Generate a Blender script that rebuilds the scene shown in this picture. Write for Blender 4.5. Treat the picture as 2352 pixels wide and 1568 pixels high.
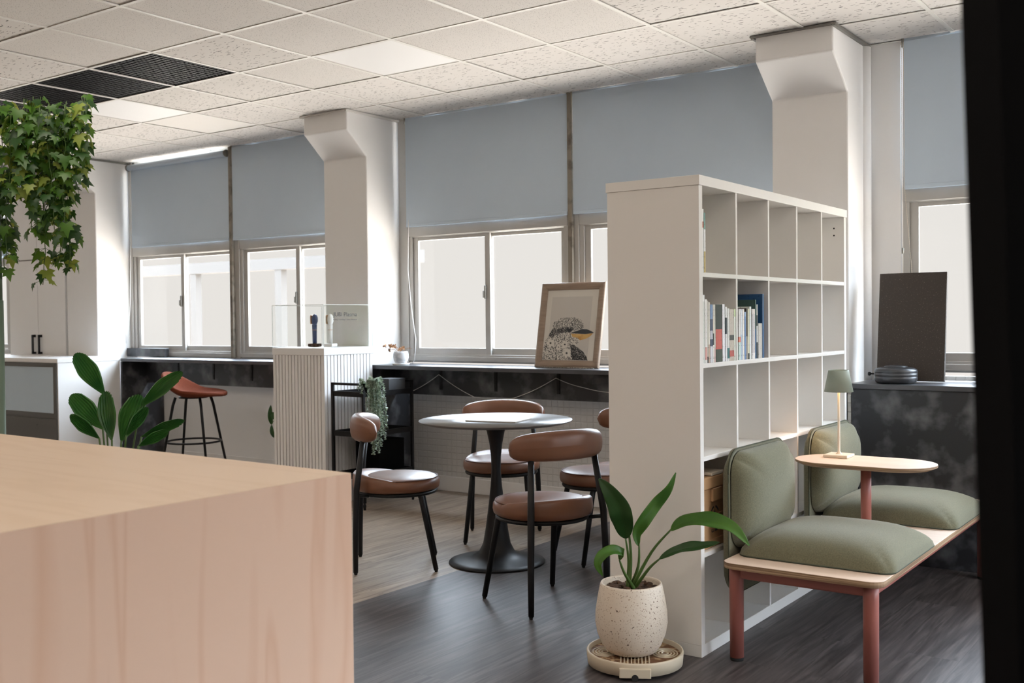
import bpy, bmesh, math, random
from mathutils import Vector, Matrix
random.seed(7)
PI = math.pi
S = bpy.context.scene
C = S.collection
for o in list(bpy.data.objects): bpy.data.objects.remove(o)

# ------------------------------------------------------------------ camera
F = 2415.93; YAW, PIT, ROL = -0.62101816, -0.02102921, -0.01062872; EYE = Vector((0, 0, 1.265))
_cy, _sy, _cp, _sp = math.cos(YAW), math.sin(YAW), math.cos(PIT), math.sin(PIT)
_f = Vector((_sy*_cp, _cy*_cp, _sp)); _r0 = Vector((_cy, -_sy, 0)); _u0 = _r0.cross(_f)
_r = _r0*math.cos(ROL) + _u0*math.sin(ROL); _u = _u0*math.cos(ROL) - _r0*math.sin(ROL)
cam = bpy.data.cameras.new('camera'); co = bpy.data.objects.new('camera', cam); C.objects.link(co)
m = Matrix((_r, _u, -_f)).transposed().to_4x4(); m.translation = EYE; co.matrix_world = m
cam.sensor_width = 36; cam.lens = F/2352*36; cam.clip_start = .05; cam.clip_end = 200
cam.dof.use_dof = True; cam.dof.focus_distance = 4.6; cam.dof.aperture_fstop = 4.5
S.camera = co
# measuring helpers: the 3D point a sight line meets on a known plane of the room
def ray(x, y): return _r*((x-1176)/F) - _u*((y-784)/F) + _f
def atz(x, y, z): d = ray(x, y); return EYE + d*((z-EYE.z)/d.z)
def aty(x, y, Y): d = ray(x, y); return EYE + d*(Y/d.y)
def atx(x, y, X): d = ray(x, y); return EYE + d*(X/d.x)
def atd(x, y, D): return EYE + ray(x, y)*D

# ------------------------------------------------------------------ world, exposure
S.view_settings.view_transform = 'Standard'; S.view_settings.look = 'None'
S.view_settings.gamma = 1; S.view_settings.use_curve_mapping = False; S.view_settings.exposure = 0.0
W = bpy.data.worlds.new('sky'); S.world = W; W.use_nodes = True
nt = W.node_tree; nt.nodes.clear()
tc = nt.nodes.new('ShaderNodeTexCoord'); sx = nt.nodes.new('ShaderNodeSeparateXYZ')
rp = nt.nodes.new('ShaderNodeValToRGB'); bg = nt.nodes.new('ShaderNodeBackground'); ow = nt.nodes.new('ShaderNodeOutputWorld')
mr = nt.nodes.new('ShaderNodeMapRange'); mr.inputs[1].default_value = -1; mr.inputs[2].default_value = 1
nt.links.new(tc.outputs['Generated'], sx.inputs[0]); nt.links.new(sx.outputs[2], mr.inputs[0]); nt.links.new(mr.outputs[0], rp.inputs[0])
SKY = 30.0
def wc(r, g, b, s): return (r*s/SKY, g*s/SKY, b*s/SKY, 1)
cr = rp.color_ramp
cr.elements[0].position = 0.0; cr.elements[0].color = wc(1, .92, .84, 17.0)
cr.elements[1].position = 1.0; cr.elements[1].color = wc(.74, .86, 1, 24.0)
for p, c in ((.42, wc(1, .93, .85, 15.0)), (.465, wc(.95, .90, .855, .93)), (.575, wc(.95, .90, .855, .93)), (.62, wc(.78, .88, 1, 22.0))):
    e = cr.elements.new(p); e.color = c
nt.links.new(rp.outputs[0], bg.inputs[0]); bg.inputs[1].default_value = SKY; nt.links.new(bg.outputs[0], ow.inputs[0])

# ------------------------------------------------------------------ materials
def srgb(*c): return tuple(((v/255)/12.92 if v/255 <= .04045 else ((v/255+.055)/1.055)**2.4) for v in c)
def mat(name, col, rough=.5, metal=0, spec=.5, noise=None, bump=None, emit=None, coat=0, sheen=0):
    m = bpy.data.materials.new(name); m.use_nodes = True; t = m.node_tree; b = t.nodes['Principled BSDF']
    b.inputs['Base Color'].default_value = (*col, 1); b.inputs['Roughness'].default_value = rough
    b.inputs['Metallic'].default_value = metal; b.inputs['Specular IOR Level'].default_value = spec
    if coat: b.inputs['Coat Weight'].default_value = coat
    if sheen: b.inputs['Sheen Weight'].default_value = sheen
    if emit: b.inputs['Emission Color'].default_value = (*emit[:3], 1); b.inputs['Emission Strength'].default_value = emit[3]
    tcn = t.nodes.new('ShaderNodeTexCoord')
    if noise:   # (scale, other colour, lo, hi, detail, stretch)
        sc, c2, lo, hi = noise[:4]; det = noise[4] if len(noise) > 4 else 4; st = noise[5] if len(noise) > 5 else (1, 1, 1)
        mp = t.nodes.new('ShaderNodeMapping'); mp.inputs['Scale'].default_value = st
        n = t.nodes.new('ShaderNodeTexNoise'); n.inputs['Scale'].default_value = sc; n.inputs['Detail'].default_value = det
        r = t.nodes.new('ShaderNodeValToRGB'); r.color_ramp.elements[0].position = lo; r.color_ramp.elements[1].position = hi
        r.color_ramp.elements[0].color = (*col, 1); r.color_ramp.elements[1].color = (*c2, 1)
        t.links.new(tcn.outputs['Object'], mp.inputs[0]); t.links.new(mp.outputs[0], n.inputs[0]); t.links.new(n.outputs[0], r.inputs[0])
        t.links.new(r.outputs[0], b.inputs['Base Color'])
    if bump:    # (scale, strength, distance)
        n = t.nodes.new('ShaderNodeTexNoise'); n.inputs['Scale'].default_value = bump[0]; n.inputs['Detail'].default_value = 3
        bp = t.nodes.new('ShaderNodeBump'); bp.inputs['Strength'].default_value = bump[1]; bp.inputs['Distance'].default_value = bump[2]
        t.links.new(tcn.outputs['Object'], n.inputs[0]); t.links.new(n.outputs[0], bp.inputs['Height']); t.links.new(bp.outputs[0], b.inputs['Normal'])
    return m
def nodes(m): return m.node_tree, m.node_tree.nodes['Principled BSDF']
M = {}
M['paint'] = mat('white_paint', (.78, .765, .75), .55, bump=(60, .08, .002))
M['white'] = mat('white_laminate', (.80, .79, .78), .38)
M['shelf'] = mat('shelf_laminate', (.78, .755, .72), .4)
M['black'] = mat('black_metal', (.008, .008, .009), .42, spec=.3)
M['blackm'] = mat('black_matte', (.003, .003, .0034), .85, spec=.08)
M['rub'] = mat('rubber', (.01, .01, .01), .8)
M['alu'] = mat('aluminium_frame', (.50, .485, .46), .4, .3, noise=(3, (.40, .385, .36), .3, .8, 5, (1, 1, .3)))
M['alud'] = mat('aluminium_dark', (.22, .21, .19), .45, .5)
M['rust'] = mat('weathered_strip', (.26, .23, .19), .6, .3, noise=(14, (.11, .09, .07), .5, .7, 6))
M['blind'] = mat('blind_fabric', srgb(198, 211, 223), .85, noise=(1.2, srgb(191, 204, 217), .3, .7), spec=.2)
M['stone'] = mat('slate_laminate', (.022, .023, .027), .42, noise=(7, (.17, .175, .185), .47, .74, 14), bump=(90, .1, .001))
M['stonetop'] = mat('slate_top', (.06, .062, .07), .32, noise=(7, (.10, .10, .11), .3, .8, 8))
M['leather'] = mat('brown_leather', srgb(122, 81, 58), .38, noise=(4, srgb(108, 70, 50), .3, .7), bump=(220, .12, .001), spec=.55)
M['seam'] = mat('leather_seam', srgb(88, 52, 36), .5)
M['sage'] = mat('sage_wool', srgb(116, 114, 93), .95, noise=(260, srgb(100, 99, 80), .35, .65), bump=(500, .35, .001), sheen=.2, spec=.15)
M['sageb'] = mat('sage_piping', srgb(70, 74, 60), .95)
M['pink'] = mat('terracotta_metal', srgb(158, 96, 86), .42)
M['ply'] = mat('birch_ply_top', srgb(220, 198, 180), .45, noise=(2.5, srgb(212, 188, 168), .3, .7, 6, (1, 12, 1)))
M['plyedge'] = mat('ply_edge', srgb(176, 148, 118), .6, noise=(3, srgb(120, 92, 66), .45, .6, 3, (.5, .5, 120)))
M['rustfab'] = mat('rust_wool', srgb(116, 60, 40), .95, noise=(300, srgb(96, 46, 30), .35, .65), bump=(500, .3, .001), spec=.15)
M['cream'] = mat('cream_lamp', srgb(214, 202, 184), .45)
M['lampgreen'] = mat('grey_green_shade', srgb(150, 160, 146), .5)
M['terrazzo'] = mat('speckled_pot', srgb(206, 192, 174), .55)
M['soil'] = mat('bark_chips', (.035, .018, .010), .9, noise=(60, (.10, .05, .028), .4, .6), bump=(50, 1, .01))
M['traybeige'] = mat('beige_plastic', srgb(200, 188, 166), .5)
M['traybrown'] = mat('brown_residue', srgb(104, 70, 44), .7, noise=(40, srgb(170, 145, 112), .5, .6))
M['tan'] = mat('tan_plastic', srgb(190, 152, 112), .55)
M['leaf'] = mat('green_leaf', srgb(50, 92, 30), .42, noise=(9, srgb(78, 118, 42), .35, .7), spec=.35)
M['leafd'] = mat('dark_green_leaf', srgb(36, 70, 28), .42, spec=.35)
M['leafy'] = mat('yellow_green_leaf', srgb(128, 146, 62), .45)
M['stem'] = mat('green_stem', srgb(70, 98, 42), .45)
M['palm'] = mat('palm_leaf', srgb(44, 96, 44), .3, noise=(12, srgb(66, 116, 50), .3, .7), spec=.6)
M['silver'] = mat('silver_green_leaf', srgb(150, 170, 152), .6, noise=(30, srgb(190, 202, 186), .3, .7))
M['dry'] = mat('dried_flower', srgb(170, 128, 92), .8)
M['navy'] = mat('navy_plastic', srgb(52, 68, 104), .3)
M['gold'] = mat('copper_ring', srgb(190, 150, 120), .3, .8)
M['dglass'] = mat('dark_lens', (.01, .012, .016), .1)
M['greyt'] = mat('grey_frame', srgb(84, 82, 78), .5)
M['iglass'] = mat('frosted_panel', srgb(176, 192, 204), .12, spec=.8)
M['concrete'] = mat('stone_table_top', srgb(116, 113, 110), .3, noise=(3, srgb(98, 96, 94), .4, .7, 9), spec=.4)
M['frame'] = mat('light_oak_frame', srgb(150, 130, 112), .5, noise=(6, srgb(132, 112, 95), .35, .7, 5, (1, 1, 8)))
M['paper'] = mat('print_paper', srgb(206, 200, 190), .7)
M['paper2'] = mat('print_inner_paper', srgb(192, 186, 178), .7)
M['ink'] = mat('black_ink', (.02, .02, .022), .7)
M['beakd'] = mat('beak_dark', srgb(52, 56, 60), .7)
M['beaky'] = mat('beak_ochre', srgb(206, 168, 104), .7, noise=(20, srgb(184, 140, 76), .4, .6))
M['wirew'] = mat('white_cable', (.75, .75, .74), .5)
M['panel_dark'] = mat('dark_board', srgb(62, 54, 48), .75, noise=(160, srgb(120, 110, 100), .62, .74, 2), bump=(200, .3, .001))
M['felt'] = mat('grey_box', (.05, .052, .058), .6)
M['groove'] = mat('groove_brown', srgb(112, 86, 68), .6)
M['metal_s'] = mat('dark_grey_metal', (.075, .078, .085), .34, .6)
M['green_post'] = mat('sage_green_post', srgb(92, 112, 96), .45)
M['led'] = mat('led_diffuser', (.60, .59, .58), .5, emit=(1, .95, .9, .12))
M['led_fill'] = mat('added_fill_diffuser', (.8, .8, .8), .5, emit=(1, .89, .77, 8.9))  # glow of the added fill panels, all out of view
M['warm'] = mat('warm_bulb', (.9, .8, .6), .5, emit=(1, .62, .34, 14))
M['outbeam'] = mat('pale_outdoor_steel', (.082, .078, .075), .9, spec=0)
M['tree'] = mat('tree_foliage', srgb(66, 84, 34), .7)
def translucent(name, fac, col):
    t, b = nodes(M[name]); out = t.nodes['Material Output']; tr = t.nodes.new('ShaderNodeBsdfTranslucent'); x = t.nodes.new('ShaderNodeMixShader')
    tr.inputs[0].default_value = (*col, 1); x.inputs[0].default_value = fac; t.links.new(b.outputs[0], x.inputs[1]); t.links.new(tr.outputs[0], x.inputs[2]); t.links.new(x.outputs[0], out.inputs[0])
translucent('blind', .012, (.75, .85, 1)); translucent('leaf', .3, srgb(120, 150, 40)); translucent('leafy', .3, srgb(170, 180, 70)); translucent('leafd', .15, srgb(80, 120, 40)); translucent('palm', .15, srgb(90, 140, 50))
# speckles on the pot
t, b = nodes(M['terrazzo']); tcn = t.nodes.new('ShaderNodeTexCoord'); prev = None
for sc_, lo_, c_ in ((230, .665, (150, 124, 100)), (120, .70, (120, 96, 76)), (60, .735, (96, 78, 64))):
    n = t.nodes.new('ShaderNodeTexNoise'); n.inputs['Scale'].default_value = sc_; n.inputs['Detail'].default_value = 1; t.links.new(tcn.outputs['Object'], n.inputs[0])
    r = t.nodes.new('ShaderNodeValToRGB'); r.color_ramp.elements[0].position = lo_; r.color_ramp.elements[1].position = lo_+.02; t.links.new(n.outputs[0], r.inputs[0])
    mx = t.nodes.new('ShaderNodeMix'); mx.data_type = 'RGBA'; t.links.new(r.outputs[0], mx.inputs['Factor']); mx.inputs[7].default_value = (*srgb(*c_), 1)
    if prev: t.links.new(prev.outputs[2], mx.inputs[6])
    else: mx.inputs[6].default_value = (*srgb(214, 202, 186), 1)
    prev = mx
t.links.new(prev.outputs[2], b.inputs['Base Color'])
# thin clear glass
def glass(name, tint, refl):
    m = bpy.data.materials.new(name); m.use_nodes = True; t = m.node_tree; t.nodes.clear()
    o = t.nodes.new('ShaderNodeOutputMaterial'); a = t.nodes.new('ShaderNodeBsdfTransparent'); a.inputs[0].default_value = (*tint, 1)
    g = t.nodes.new('ShaderNodeBsdfGlossy'); g.inputs['Roughness'].default_value = .02; x = t.nodes.new('ShaderNodeMixShader')
    fr = t.nodes.new('ShaderNodeFresnel'); fr.inputs[0].default_value = 1.45; mu = t.nodes.new('ShaderNodeMath'); mu.operation = 'MULTIPLY'; mu.inputs[1].default_value = refl
    ge = t.nodes.new('ShaderNodeNewGeometry'); iv = t.nodes.new('ShaderNodeMath'); iv.operation = 'SUBTRACT'; iv.inputs[0].default_value = 1
    m2 = t.nodes.new('ShaderNodeMath'); m2.operation = 'MULTIPLY'; t.links.new(ge.outputs['Backfacing'], iv.inputs[1]); t.links.new(iv.outputs[0], m2.inputs[0]); t.links.new(mu.outputs[0], m2.inputs[1])
    t.links.new(fr.outputs[0], mu.inputs[0]); t.links.new(m2.outputs[0], x.inputs[0]); t.links.new(a.outputs[0], x.inputs[1]); t.links.new(g.outputs[0], x.inputs[2]); t.links.new(x.outputs[0], o.inputs[0])
    return m
M['glass'] = glass('window_glass', (.97, .98, .98), .8)
M['acryl'] = glass('clear_acrylic', (.975, .985, .98), .8)
M['acedge'] = mat('acrylic_edge', (.75, .80, .80), .15, spec=.8)
# floor planks
def floor_mat():
    m = bpy.data.materials.new('vinyl_plank_floor'); m.use_nodes = True; t, b = nodes(m)
    tcn = t.nodes.new('ShaderNodeTexCoord'); mp = t.nodes.new('ShaderNodeMapping'); mp.inputs['Rotation'].default_value = (0, 0, PI/2)
    br = t.nodes.new('ShaderNodeTexBrick'); br.offset = .37; br.inputs['Scale'].default_value = 1; br.inputs['Brick Width'].default_value = 1.2; br.inputs['Row Height'].default_value = .18
    br.inputs['Mortar Size'].default_value = .0012; br.inputs['Color1'].default_value = (.0, .0, .0, 1); br.inputs['Color2'].default_value = (1, 1, 1, 1); br.inputs['Mortar'].default_value = (.5, .5, .5, 1)
    t.links.new(tcn.outputs['Object'], mp.inputs[0]); t.links.new(mp.outputs[0], br.inputs[0])
    gm = t.nodes.new('ShaderNodeMapping'); gm.inputs['Scale'].default_value = (16, 1.0, 1)
    n = t.nodes.new('ShaderNodeTexNoise'); n.inputs['Scale'].default_value = 2.2; n.inputs['Detail'].default_value = 9; n.inputs['Distortion'].default_value = 1.2
    ad = t.nodes.new('ShaderNodeVectorMath'); ad.operation = 'MULTIPLY_ADD'; ad.inputs[1].default_value = (7, 7, 7)
    t.links.new(br.outputs['Color'], ad.inputs[0]); t.links.new(tcn.outputs['Object'], gm.inputs[0]); t.links.new(gm.outputs[0], ad.inputs[2]); t.links.new(ad.outputs[0], n.inputs[0])
    def ramp(c1, c2, c3):
        r = t.nodes.new('ShaderNodeValToRGB'); r.color_ramp.elements[0].position = .28; r.color_ramp.elements[1].position = .72
        r.color_ramp.elements[0].color = (*c1, 1); r.color_ramp.elements[1].color = (*c3, 1); e = r.color_ramp.elements.new(.5); e.color = (*c2, 1)
        t.links.new(n.outputs[0], r.inputs[0]); return r
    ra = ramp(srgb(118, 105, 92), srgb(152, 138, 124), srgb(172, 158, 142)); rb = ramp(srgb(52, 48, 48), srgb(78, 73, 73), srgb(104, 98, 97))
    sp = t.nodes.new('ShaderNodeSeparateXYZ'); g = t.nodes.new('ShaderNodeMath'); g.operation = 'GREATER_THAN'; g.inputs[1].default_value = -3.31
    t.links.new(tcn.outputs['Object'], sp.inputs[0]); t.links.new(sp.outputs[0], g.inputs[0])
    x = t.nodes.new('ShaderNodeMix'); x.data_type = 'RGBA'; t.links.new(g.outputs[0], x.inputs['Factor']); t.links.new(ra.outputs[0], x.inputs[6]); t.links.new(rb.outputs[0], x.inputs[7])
    hv = t.nodes.new('ShaderNodeHueSaturation'); mr = t.nodes.new('ShaderNodeMapRange'); mr.inputs[3].default_value = .86; mr.inputs[4].default_value = 1.12
    t.links.new(br.outputs['Color'], mr.inputs[0]); t.links.new(mr.outputs[0], hv.inputs['Value']); t.links.new(x.outputs[2], hv.inputs['Color'])
    t.links.new(hv.outputs[0], b.inputs['Base Color']); b.inputs['Roughness'].default_value = .42; b.inputs['Specular IOR Level'].default_value = .32
    bp = t.nodes.new('ShaderNodeBump'); bp.inputs['Strength'].default_value = .25; bp.inputs['Distance'].default_value = .002
    mm = t.nodes.new('ShaderNodeMath'); mm.operation = 'SUBTRACT'; t.links.new(n.outputs[0], mm.inputs[0]); t.links.new(br.outputs['Fac'], mm.inputs[1])
    t.links.new(mm.outputs[0], bp.inputs['Height']); t.links.new(bp.outputs[0], b.inputs['Normal'])
    return m
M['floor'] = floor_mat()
def brick_mat(name, col, mort, w, h, ms, axis, rough=.5, bump=.4):
    m = bpy.data.materials.new(name); m.use_nodes = True; t, b = nodes(m)
    tcn = t.nodes.new('ShaderNodeTexCoord'); mp = t.nodes.new('ShaderNodeMapping')
    mp.inputs['Rotation'].default_value = (PI/2, 0, 0) if axis == 'y' else (0, 0, 0)
    sp = t.nodes.new('ShaderNodeSeparateXYZ'); cb = t.nodes.new('ShaderNodeCombineXYZ'); t.links.new(tcn.outputs['Object'], sp.inputs[0])
    t.links.new(sp.outputs[0 if axis == 'y' else 1], cb.inputs[0]); t.links.new(sp.outputs[2], cb.inputs[1])
    br = t.nodes.new('ShaderNodeTexBrick'); br.offset = 0; br.inputs['Scale'].default_value = 1; br.inputs['Brick Width'].default_value = w; br.inputs['Row Height'].default_value = h
    br.inputs['Mortar Size'].default_value = ms; br.inputs['Mortar Smooth'].default_value = .6
    br.inputs['Color1'].default_value = (*col, 1); br.inputs['Color2'].default_value = (*col, 1); br.inputs['Mortar'].default_value = (*mort, 1)
    t.links.new(cb.outputs[0], br.inputs[0]); t.links.new(br.outputs[0], b.inputs['Base Color']); b.inputs['Roughness'].default_value = rough
    bp = t.nodes.new('ShaderNodeBump'); bp.invert = True; bp.inputs['Strength'].default_value = bump; bp.inputs['Distance'].default_value = .003
    t.links.new(br.outputs['Fac'], bp.inputs['Height']); t.links.new(bp.outputs[0], b.inputs['Normal'])
    return m
M['mosaic'] = brick_mat('painted_mosaic_tile', (.62, .605, .585), (.57, .555, .535), .047, .047, .005, 'y', bump=.7)
M['mosaicx'] = brick_mat('painted_mosaic_tile_side', (.66, .63, .58), (.54, .51, .47), .047, .047, .005, 'x', bump=.7)
# ceiling tiles: fissured and pinhole
def tile_mat(name, fiss):
    m = bpy.data.materials.new(name); m.use_nodes = True; t, b = nodes(m); tcn = t.nodes.new('ShaderNodeTexCoord')
    mp = t.nodes.new('ShaderNodeMapping'); base = (.64, .61, .58)
    mp.inputs['Scale'].default_value = (22, 75, 22) if fiss else (110, 110, 110)
    v = t.nodes.new('ShaderNodeTexVoronoi'); v.inputs['Scale'].default_value = 1; v.inputs['Randomness'].default_value = 1
    wv = t.nodes.new('ShaderNodeTexNoise'); wv.inputs['Scale'].default_value = 30
    t.links.new(tcn.outputs['Object'], mp.inputs[0])
    if fiss:
        ad = t.nodes.new('ShaderNodeVectorMath'); ad.operation = 'MULTIPLY_ADD'; ad.inputs[1].default_value = (1.6, 1.6, 0)
        t.links.new(tcn.outputs['Object'], wv.inputs[0]); t.links.new(wv.outputs['Color'], ad.inputs[0]); t.links.new(mp.outputs[0], ad.inputs[2]); t.links.new(ad.outputs[0], v.inputs[0])
    else: t.links.new(mp.outputs[0], v.inputs[0])
    r = t.nodes.new('ShaderNodeValToRGB'); r.color_ramp.elements[0].position = .17 if fiss else .14; r.color_ramp.elements[1].position = .25 if fiss else .24
    r.color_ramp.elements[0].color = (*[c*(.22 if fiss else .35) for c in base], 1); r.color_ramp.elements[1].color = (*base, 1)
    t.links.new(v.outputs['Distance'], r.inputs[0]); t.links.new(r.outputs[0], b.inputs['Base Color']); b.inputs['Roughness'].default_value = .9; b.inputs['Specular IOR Level'].default_value = .1
    return m
M['tile1'] = tile_mat('fissured_ceiling_tile', True); M['tile2'] = tile_mat('pinhole_ceiling_tile', False)
M['tile3'] = mat('plain_ceiling_tile', (.72, .69, .655), .8, spec=.1)
M['tbar'] = mat('ceiling_grid_bar', (.66, .64, .60), .5)
# pale wood counter
def wood(name, c1, c2, axis):
    m = bpy.data.materials.new(name); m.use_nodes = True; t, b = nodes(m); tcn = t.nodes.new('ShaderNodeTexCoord'); mp = t.nodes.new('ShaderNodeMapping')
    mp.inputs['Scale'].default_value = {'z': (1.5, 5.5, .55), 'x': (.7, 6, 6)}[axis]
    n = t.nodes.new('ShaderNodeTexNoise'); n.inputs['Scale'].default_value = 1.1; n.inputs['Detail'].default_value = 2; n.inputs['Distortion'].default_value = .8
    mu = t.nodes.new('ShaderNodeMath'); mu.operation = 'MULTIPLY'; mu.inputs[1].default_value = 9; fr = t.nodes.new('ShaderNodeMath'); fr.operation = 'PINGPONG'; fr.inputs[1].default_value = 1
    r = t.nodes.new('ShaderNodeValToRGB'); r.color_ramp.elements[0].position = .0; r.color_ramp.elements[1].position = .5
    r.color_ramp.elements[0].color = (*c2, 1); r.color_ramp.elements[1].color = (*c1, 1)
    t.links.new(tcn.outputs['Object'], mp.inputs[0]); t.links.new(mp.outputs[0], n.inputs[0]); t.links.new(n.outputs[0], mu.inputs[0]); t.links.new(mu.outputs[0], fr.inputs[0]); t.links.new(fr.outputs[0], r.inputs[0])
    t.links.new(r.outputs[0], b.inputs['Base Color']); b.inputs['Roughness'].default_value = .45; return m
M['woodv'] = wood('pale_maple_side', srgb(222, 188, 164), srgb(214, 175, 149), 'z')
M['woodh'] = wood('pale_maple_top', srgb(214, 190, 166), srgb(210, 185, 160), 'x')
# bird print: ink on paper
def ink_mat(name, sc, lo, hi, dark=(.02, .02, .022), light=srgb(206, 200, 190), st=(1, 1, 1)):
    return mat(name, dark, .7, noise=(sc, light, lo, hi, 6, st))
M['ink1'] = ink_mat('bird_crown_ink', 230, .44, .56); M['ink2'] = ink_mat('bird_breast_ink', 150, .43, .50); M['ink3'] = ink_mat('bird_wing_ink', 150, .52, .72)
M['ink4'] = ink_mat('bird_mask_ink', 200, .52, .68)

# ------------------------------------------------------------------ mesh helpers
class MB:
    def __init__(s): s.v = []; s.f = []; s.m = []; s.sm = []
    def add(s, vs, fs, mi=0, smooth=False):
        k = len(s.v); s.v += [tuple(p) for p in vs]
        for f in fs: s.f.append([i+k for i in f]); s.m.append(mi); s.sm.append(smooth)
        return s
    def box(s, x0, y0, z0, x1, y1, z1, mi=0):
        vs = [(x, y, z) for x in (x0, x1) for y in (y0, y1) for z in (z0, z1)]
        return s.add(vs, [(0, 1, 3, 2), (4, 6, 7, 5), (0, 4, 5, 1), (2, 3, 7, 6), (0, 2, 6, 4), (1, 5, 7, 3)], mi)
    def prism(s, poly, z0, z1, mi=0, top=None):
        n = len(poly); vs = [(x, y, z0) for x, y in poly]+[(x, y, z1) for x, y in poly]
        s.add(vs, [tuple(range(n-1, -1, -1))], mi); k = len(s.f)
        s.f += [[len(s.v)-2*n+i for i in (j, (j+1) % n, (j+1) % n+n, j+n)] for j in range(n)]; s.m += [mi]*n; s.sm += [False]*n
        s.f.append([len(s.v)-n+i for i in range(n)]); s.m.append(mi if top is None else top); s.sm.append(False); return s
    def tube(s, pts, r, seg=10, mi=0, cap=True, flat=1.0):
        pts = [Vector(p) for p in pts]; n = len(pts); rs = r if isinstance(r, (list, tuple)) else [r]*n
        t0 = (pts[1]-pts[0]).normalized(); up = Vector((0, 0, 1)) if abs(t0.z) < .9 else Vector((1, 0, 0)); a = t0.cross(up).normalized()
        vs = []
        for i, p in enumerate(pts):
            t = (pts[min(i+1, n-1)]-pts[max(i-1, 0)]).normalized(); a = (a-t*a.dot(t)).normalized(); b = t.cross(a)
            for k in range(seg): th = 2*PI*k/seg; vs.append(p+a*(rs[i]*math.cos(th))+b*(rs[i]*flat*math.sin(th)))
        fs = [(i*seg+k, i*seg+(k+1) % seg, (i+1)*seg+(k+1) % seg, (i+1)*seg+k) for i in range(n-1) for k in range(seg)]
        s.add(vs, fs, mi, True)
        if cap:
            o = len(s.v)-len(vs); s.f.append([o+k for k in range(seg-1, -1, -1)]); s.f.append([o+(n-1)*seg+k for k in range(seg)]); s.m += [mi, mi]; s.sm += [False, False]
        return s
    def lathe(s, prof, c=(0, 0, 0), seg=40, mi=0, smooth=True):
        c = Vector(c); n = len(prof); vs = [c+Vector((r*math.cos(2*PI*k/seg), r*math.sin(2*PI*k/seg), z)) for r, z in prof for k in range(seg)]
        fs = [(i*seg+k, i*seg+(k+1) % seg, (i+1)*seg+(k+1) % seg, (i+1)*seg+k) for i in range(n-1) for k in range(seg)]
        return s.add(vs, fs, mi, smooth)
    def grid(s, P, mi=0, smooth=True, closed_u=False):
        nu, nv = len(P), len(P[0]); vs = [p for row in P for p in row]
        fs = [(i*nv+j, i*nv+j+1, ((i+1) % nu)*nv+j+1, ((i+1) % nu)*nv+j) for i in range(nu if closed_u else nu-1) for j in range(nv-1)]
        return s.add(vs, fs, mi, smooth)
    def rbox(s, c, h, r, n=10, bulge=(0, 0), mi=0, fn=None):
        # rounded cushion box: half sizes h, edge radius r, bulge of top and bottom
        vid = {}; vs = []; fs = []
        def key(i, j, k):
            if (i, j, k) not in vid:
                p = Vector([(2*a/n-1) for a in (i, j, k)]); q = Vector((math.copysign(abs(p.x)**.75, p.x)*h[0], math.copysign(abs(p.y)**.75, p.y)*h[1], math.copysign(abs(p.z)**.75, p.z)*h[2]))
                inn = Vector([max(-(h[d]-r), min(h[d]-r, q[d])) for d in range(3)]); d = q-inn
                if d.length > 1e-9: q = inn+d.normalized()*r
                u, w = q.x/h[0], q.y/h[1]; bl = max(0, (1-u*u)*(1-w*w))**.6
                if q.z > 0: q.z += bulge[0]*bl*(q.z/h[2])
                else: q.z += bulge[1]*bl*(q.z/h[2])
                if fn: q = fn(q)
                vid[(i, j, k)] = len(vs); vs.append(Vector(c)+q)
            return vid[(i, j, k)]
        for a in range(n):
            for b in range(n):
                fs += [(key(a, b, 0), key(a, b+1, 0), key(a+1, b+1, 0), key(a+1, b, 0)), (key(a, b, n), key(a+1, b, n), key(a+1, b+1, n), key(a, b+1, n)),
                       (key(a, 0, b), key(a+1, 0, b), key(a+1, 0, b+1), key(a, 0, b+1)), (key(a, n, b), key(a, n, b+1), key(a+1, n, b+1), key(a+1, n, b)),
                       (key(0, a, b), key(0, a, b+1), key(0, a+1, b+1), key(0, a+1, b)), (key(n, a, b), key(n, a+1, b), key(n, a+1, b+1), key(n, a, b+1))]
        return s.add(vs, fs, mi, True)
    def xf(s, mt): s.v = [tuple(mt @ Vector(p)) for p in s.v]; return s
    def build(s, name, mats, parent=None, bevel=0, sub=0, seg=2):
        me = bpy.data.meshes.new(name); me.from_pydata(s.v, [], s.f)
        for mm in (mats if isinstance(mats, (list, tuple)) else [mats]): me.materials.append(M[mm] if isinstance(mm, str) else mm)
        for i, p in enumerate(me.polygons): p.material_index = s.m[i]; p.use_smooth = s.sm[i]
        bm = bmesh.new(); bm.from_mesh(me); bmesh.ops.recalc_face_normals(bm, faces=bm.faces); bm.to_mesh(me); bm.free()
        o = bpy.data.objects.new(name, me); C.objects.link(o)
        if parent is not None: o.parent = parent
        if bevel: b = o.modifiers.new('bevel', 'BEVEL'); b.width = bevel; b.segments = seg; b.limit_method = 'ANGLE'; b.angle_limit = .6
        if sub: b = o.modifiers.new('sub', 'SUBSURF'); b.levels = b.render_levels = sub
        return o
def thing(name, label, cat, loc=(0, 0, 0), rz=0, group=None):
    o = bpy.data.objects.new(name, None); C.objects.link(o); o.location = loc; o.rotation_euler = (0, 0, rz); o.empty_display_size = .1
    return tag(o, label, cat, group)
def tag(o, label, cat, group=None, kind=None):
    o['label'] = label; o['category'] = cat
    if group: o['group'] = group
    if kind: o['kind'] = kind
    return o
def struct(o, label=None):
    o['kind'] = 'structure'
    if label: o['label'] = label
    return o
def box(name, a, b, mt, parent=None, bevel=0): return MB().box(*a, *b).build(name, mt, parent, bevel)
def copy_tree(o, parent=None):
    c = o.copy(); C.objects.link(c)
    if parent is not None: c.parent = parent
    for ch in list(o.children): copy_tree(ch, c)
    return c
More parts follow.
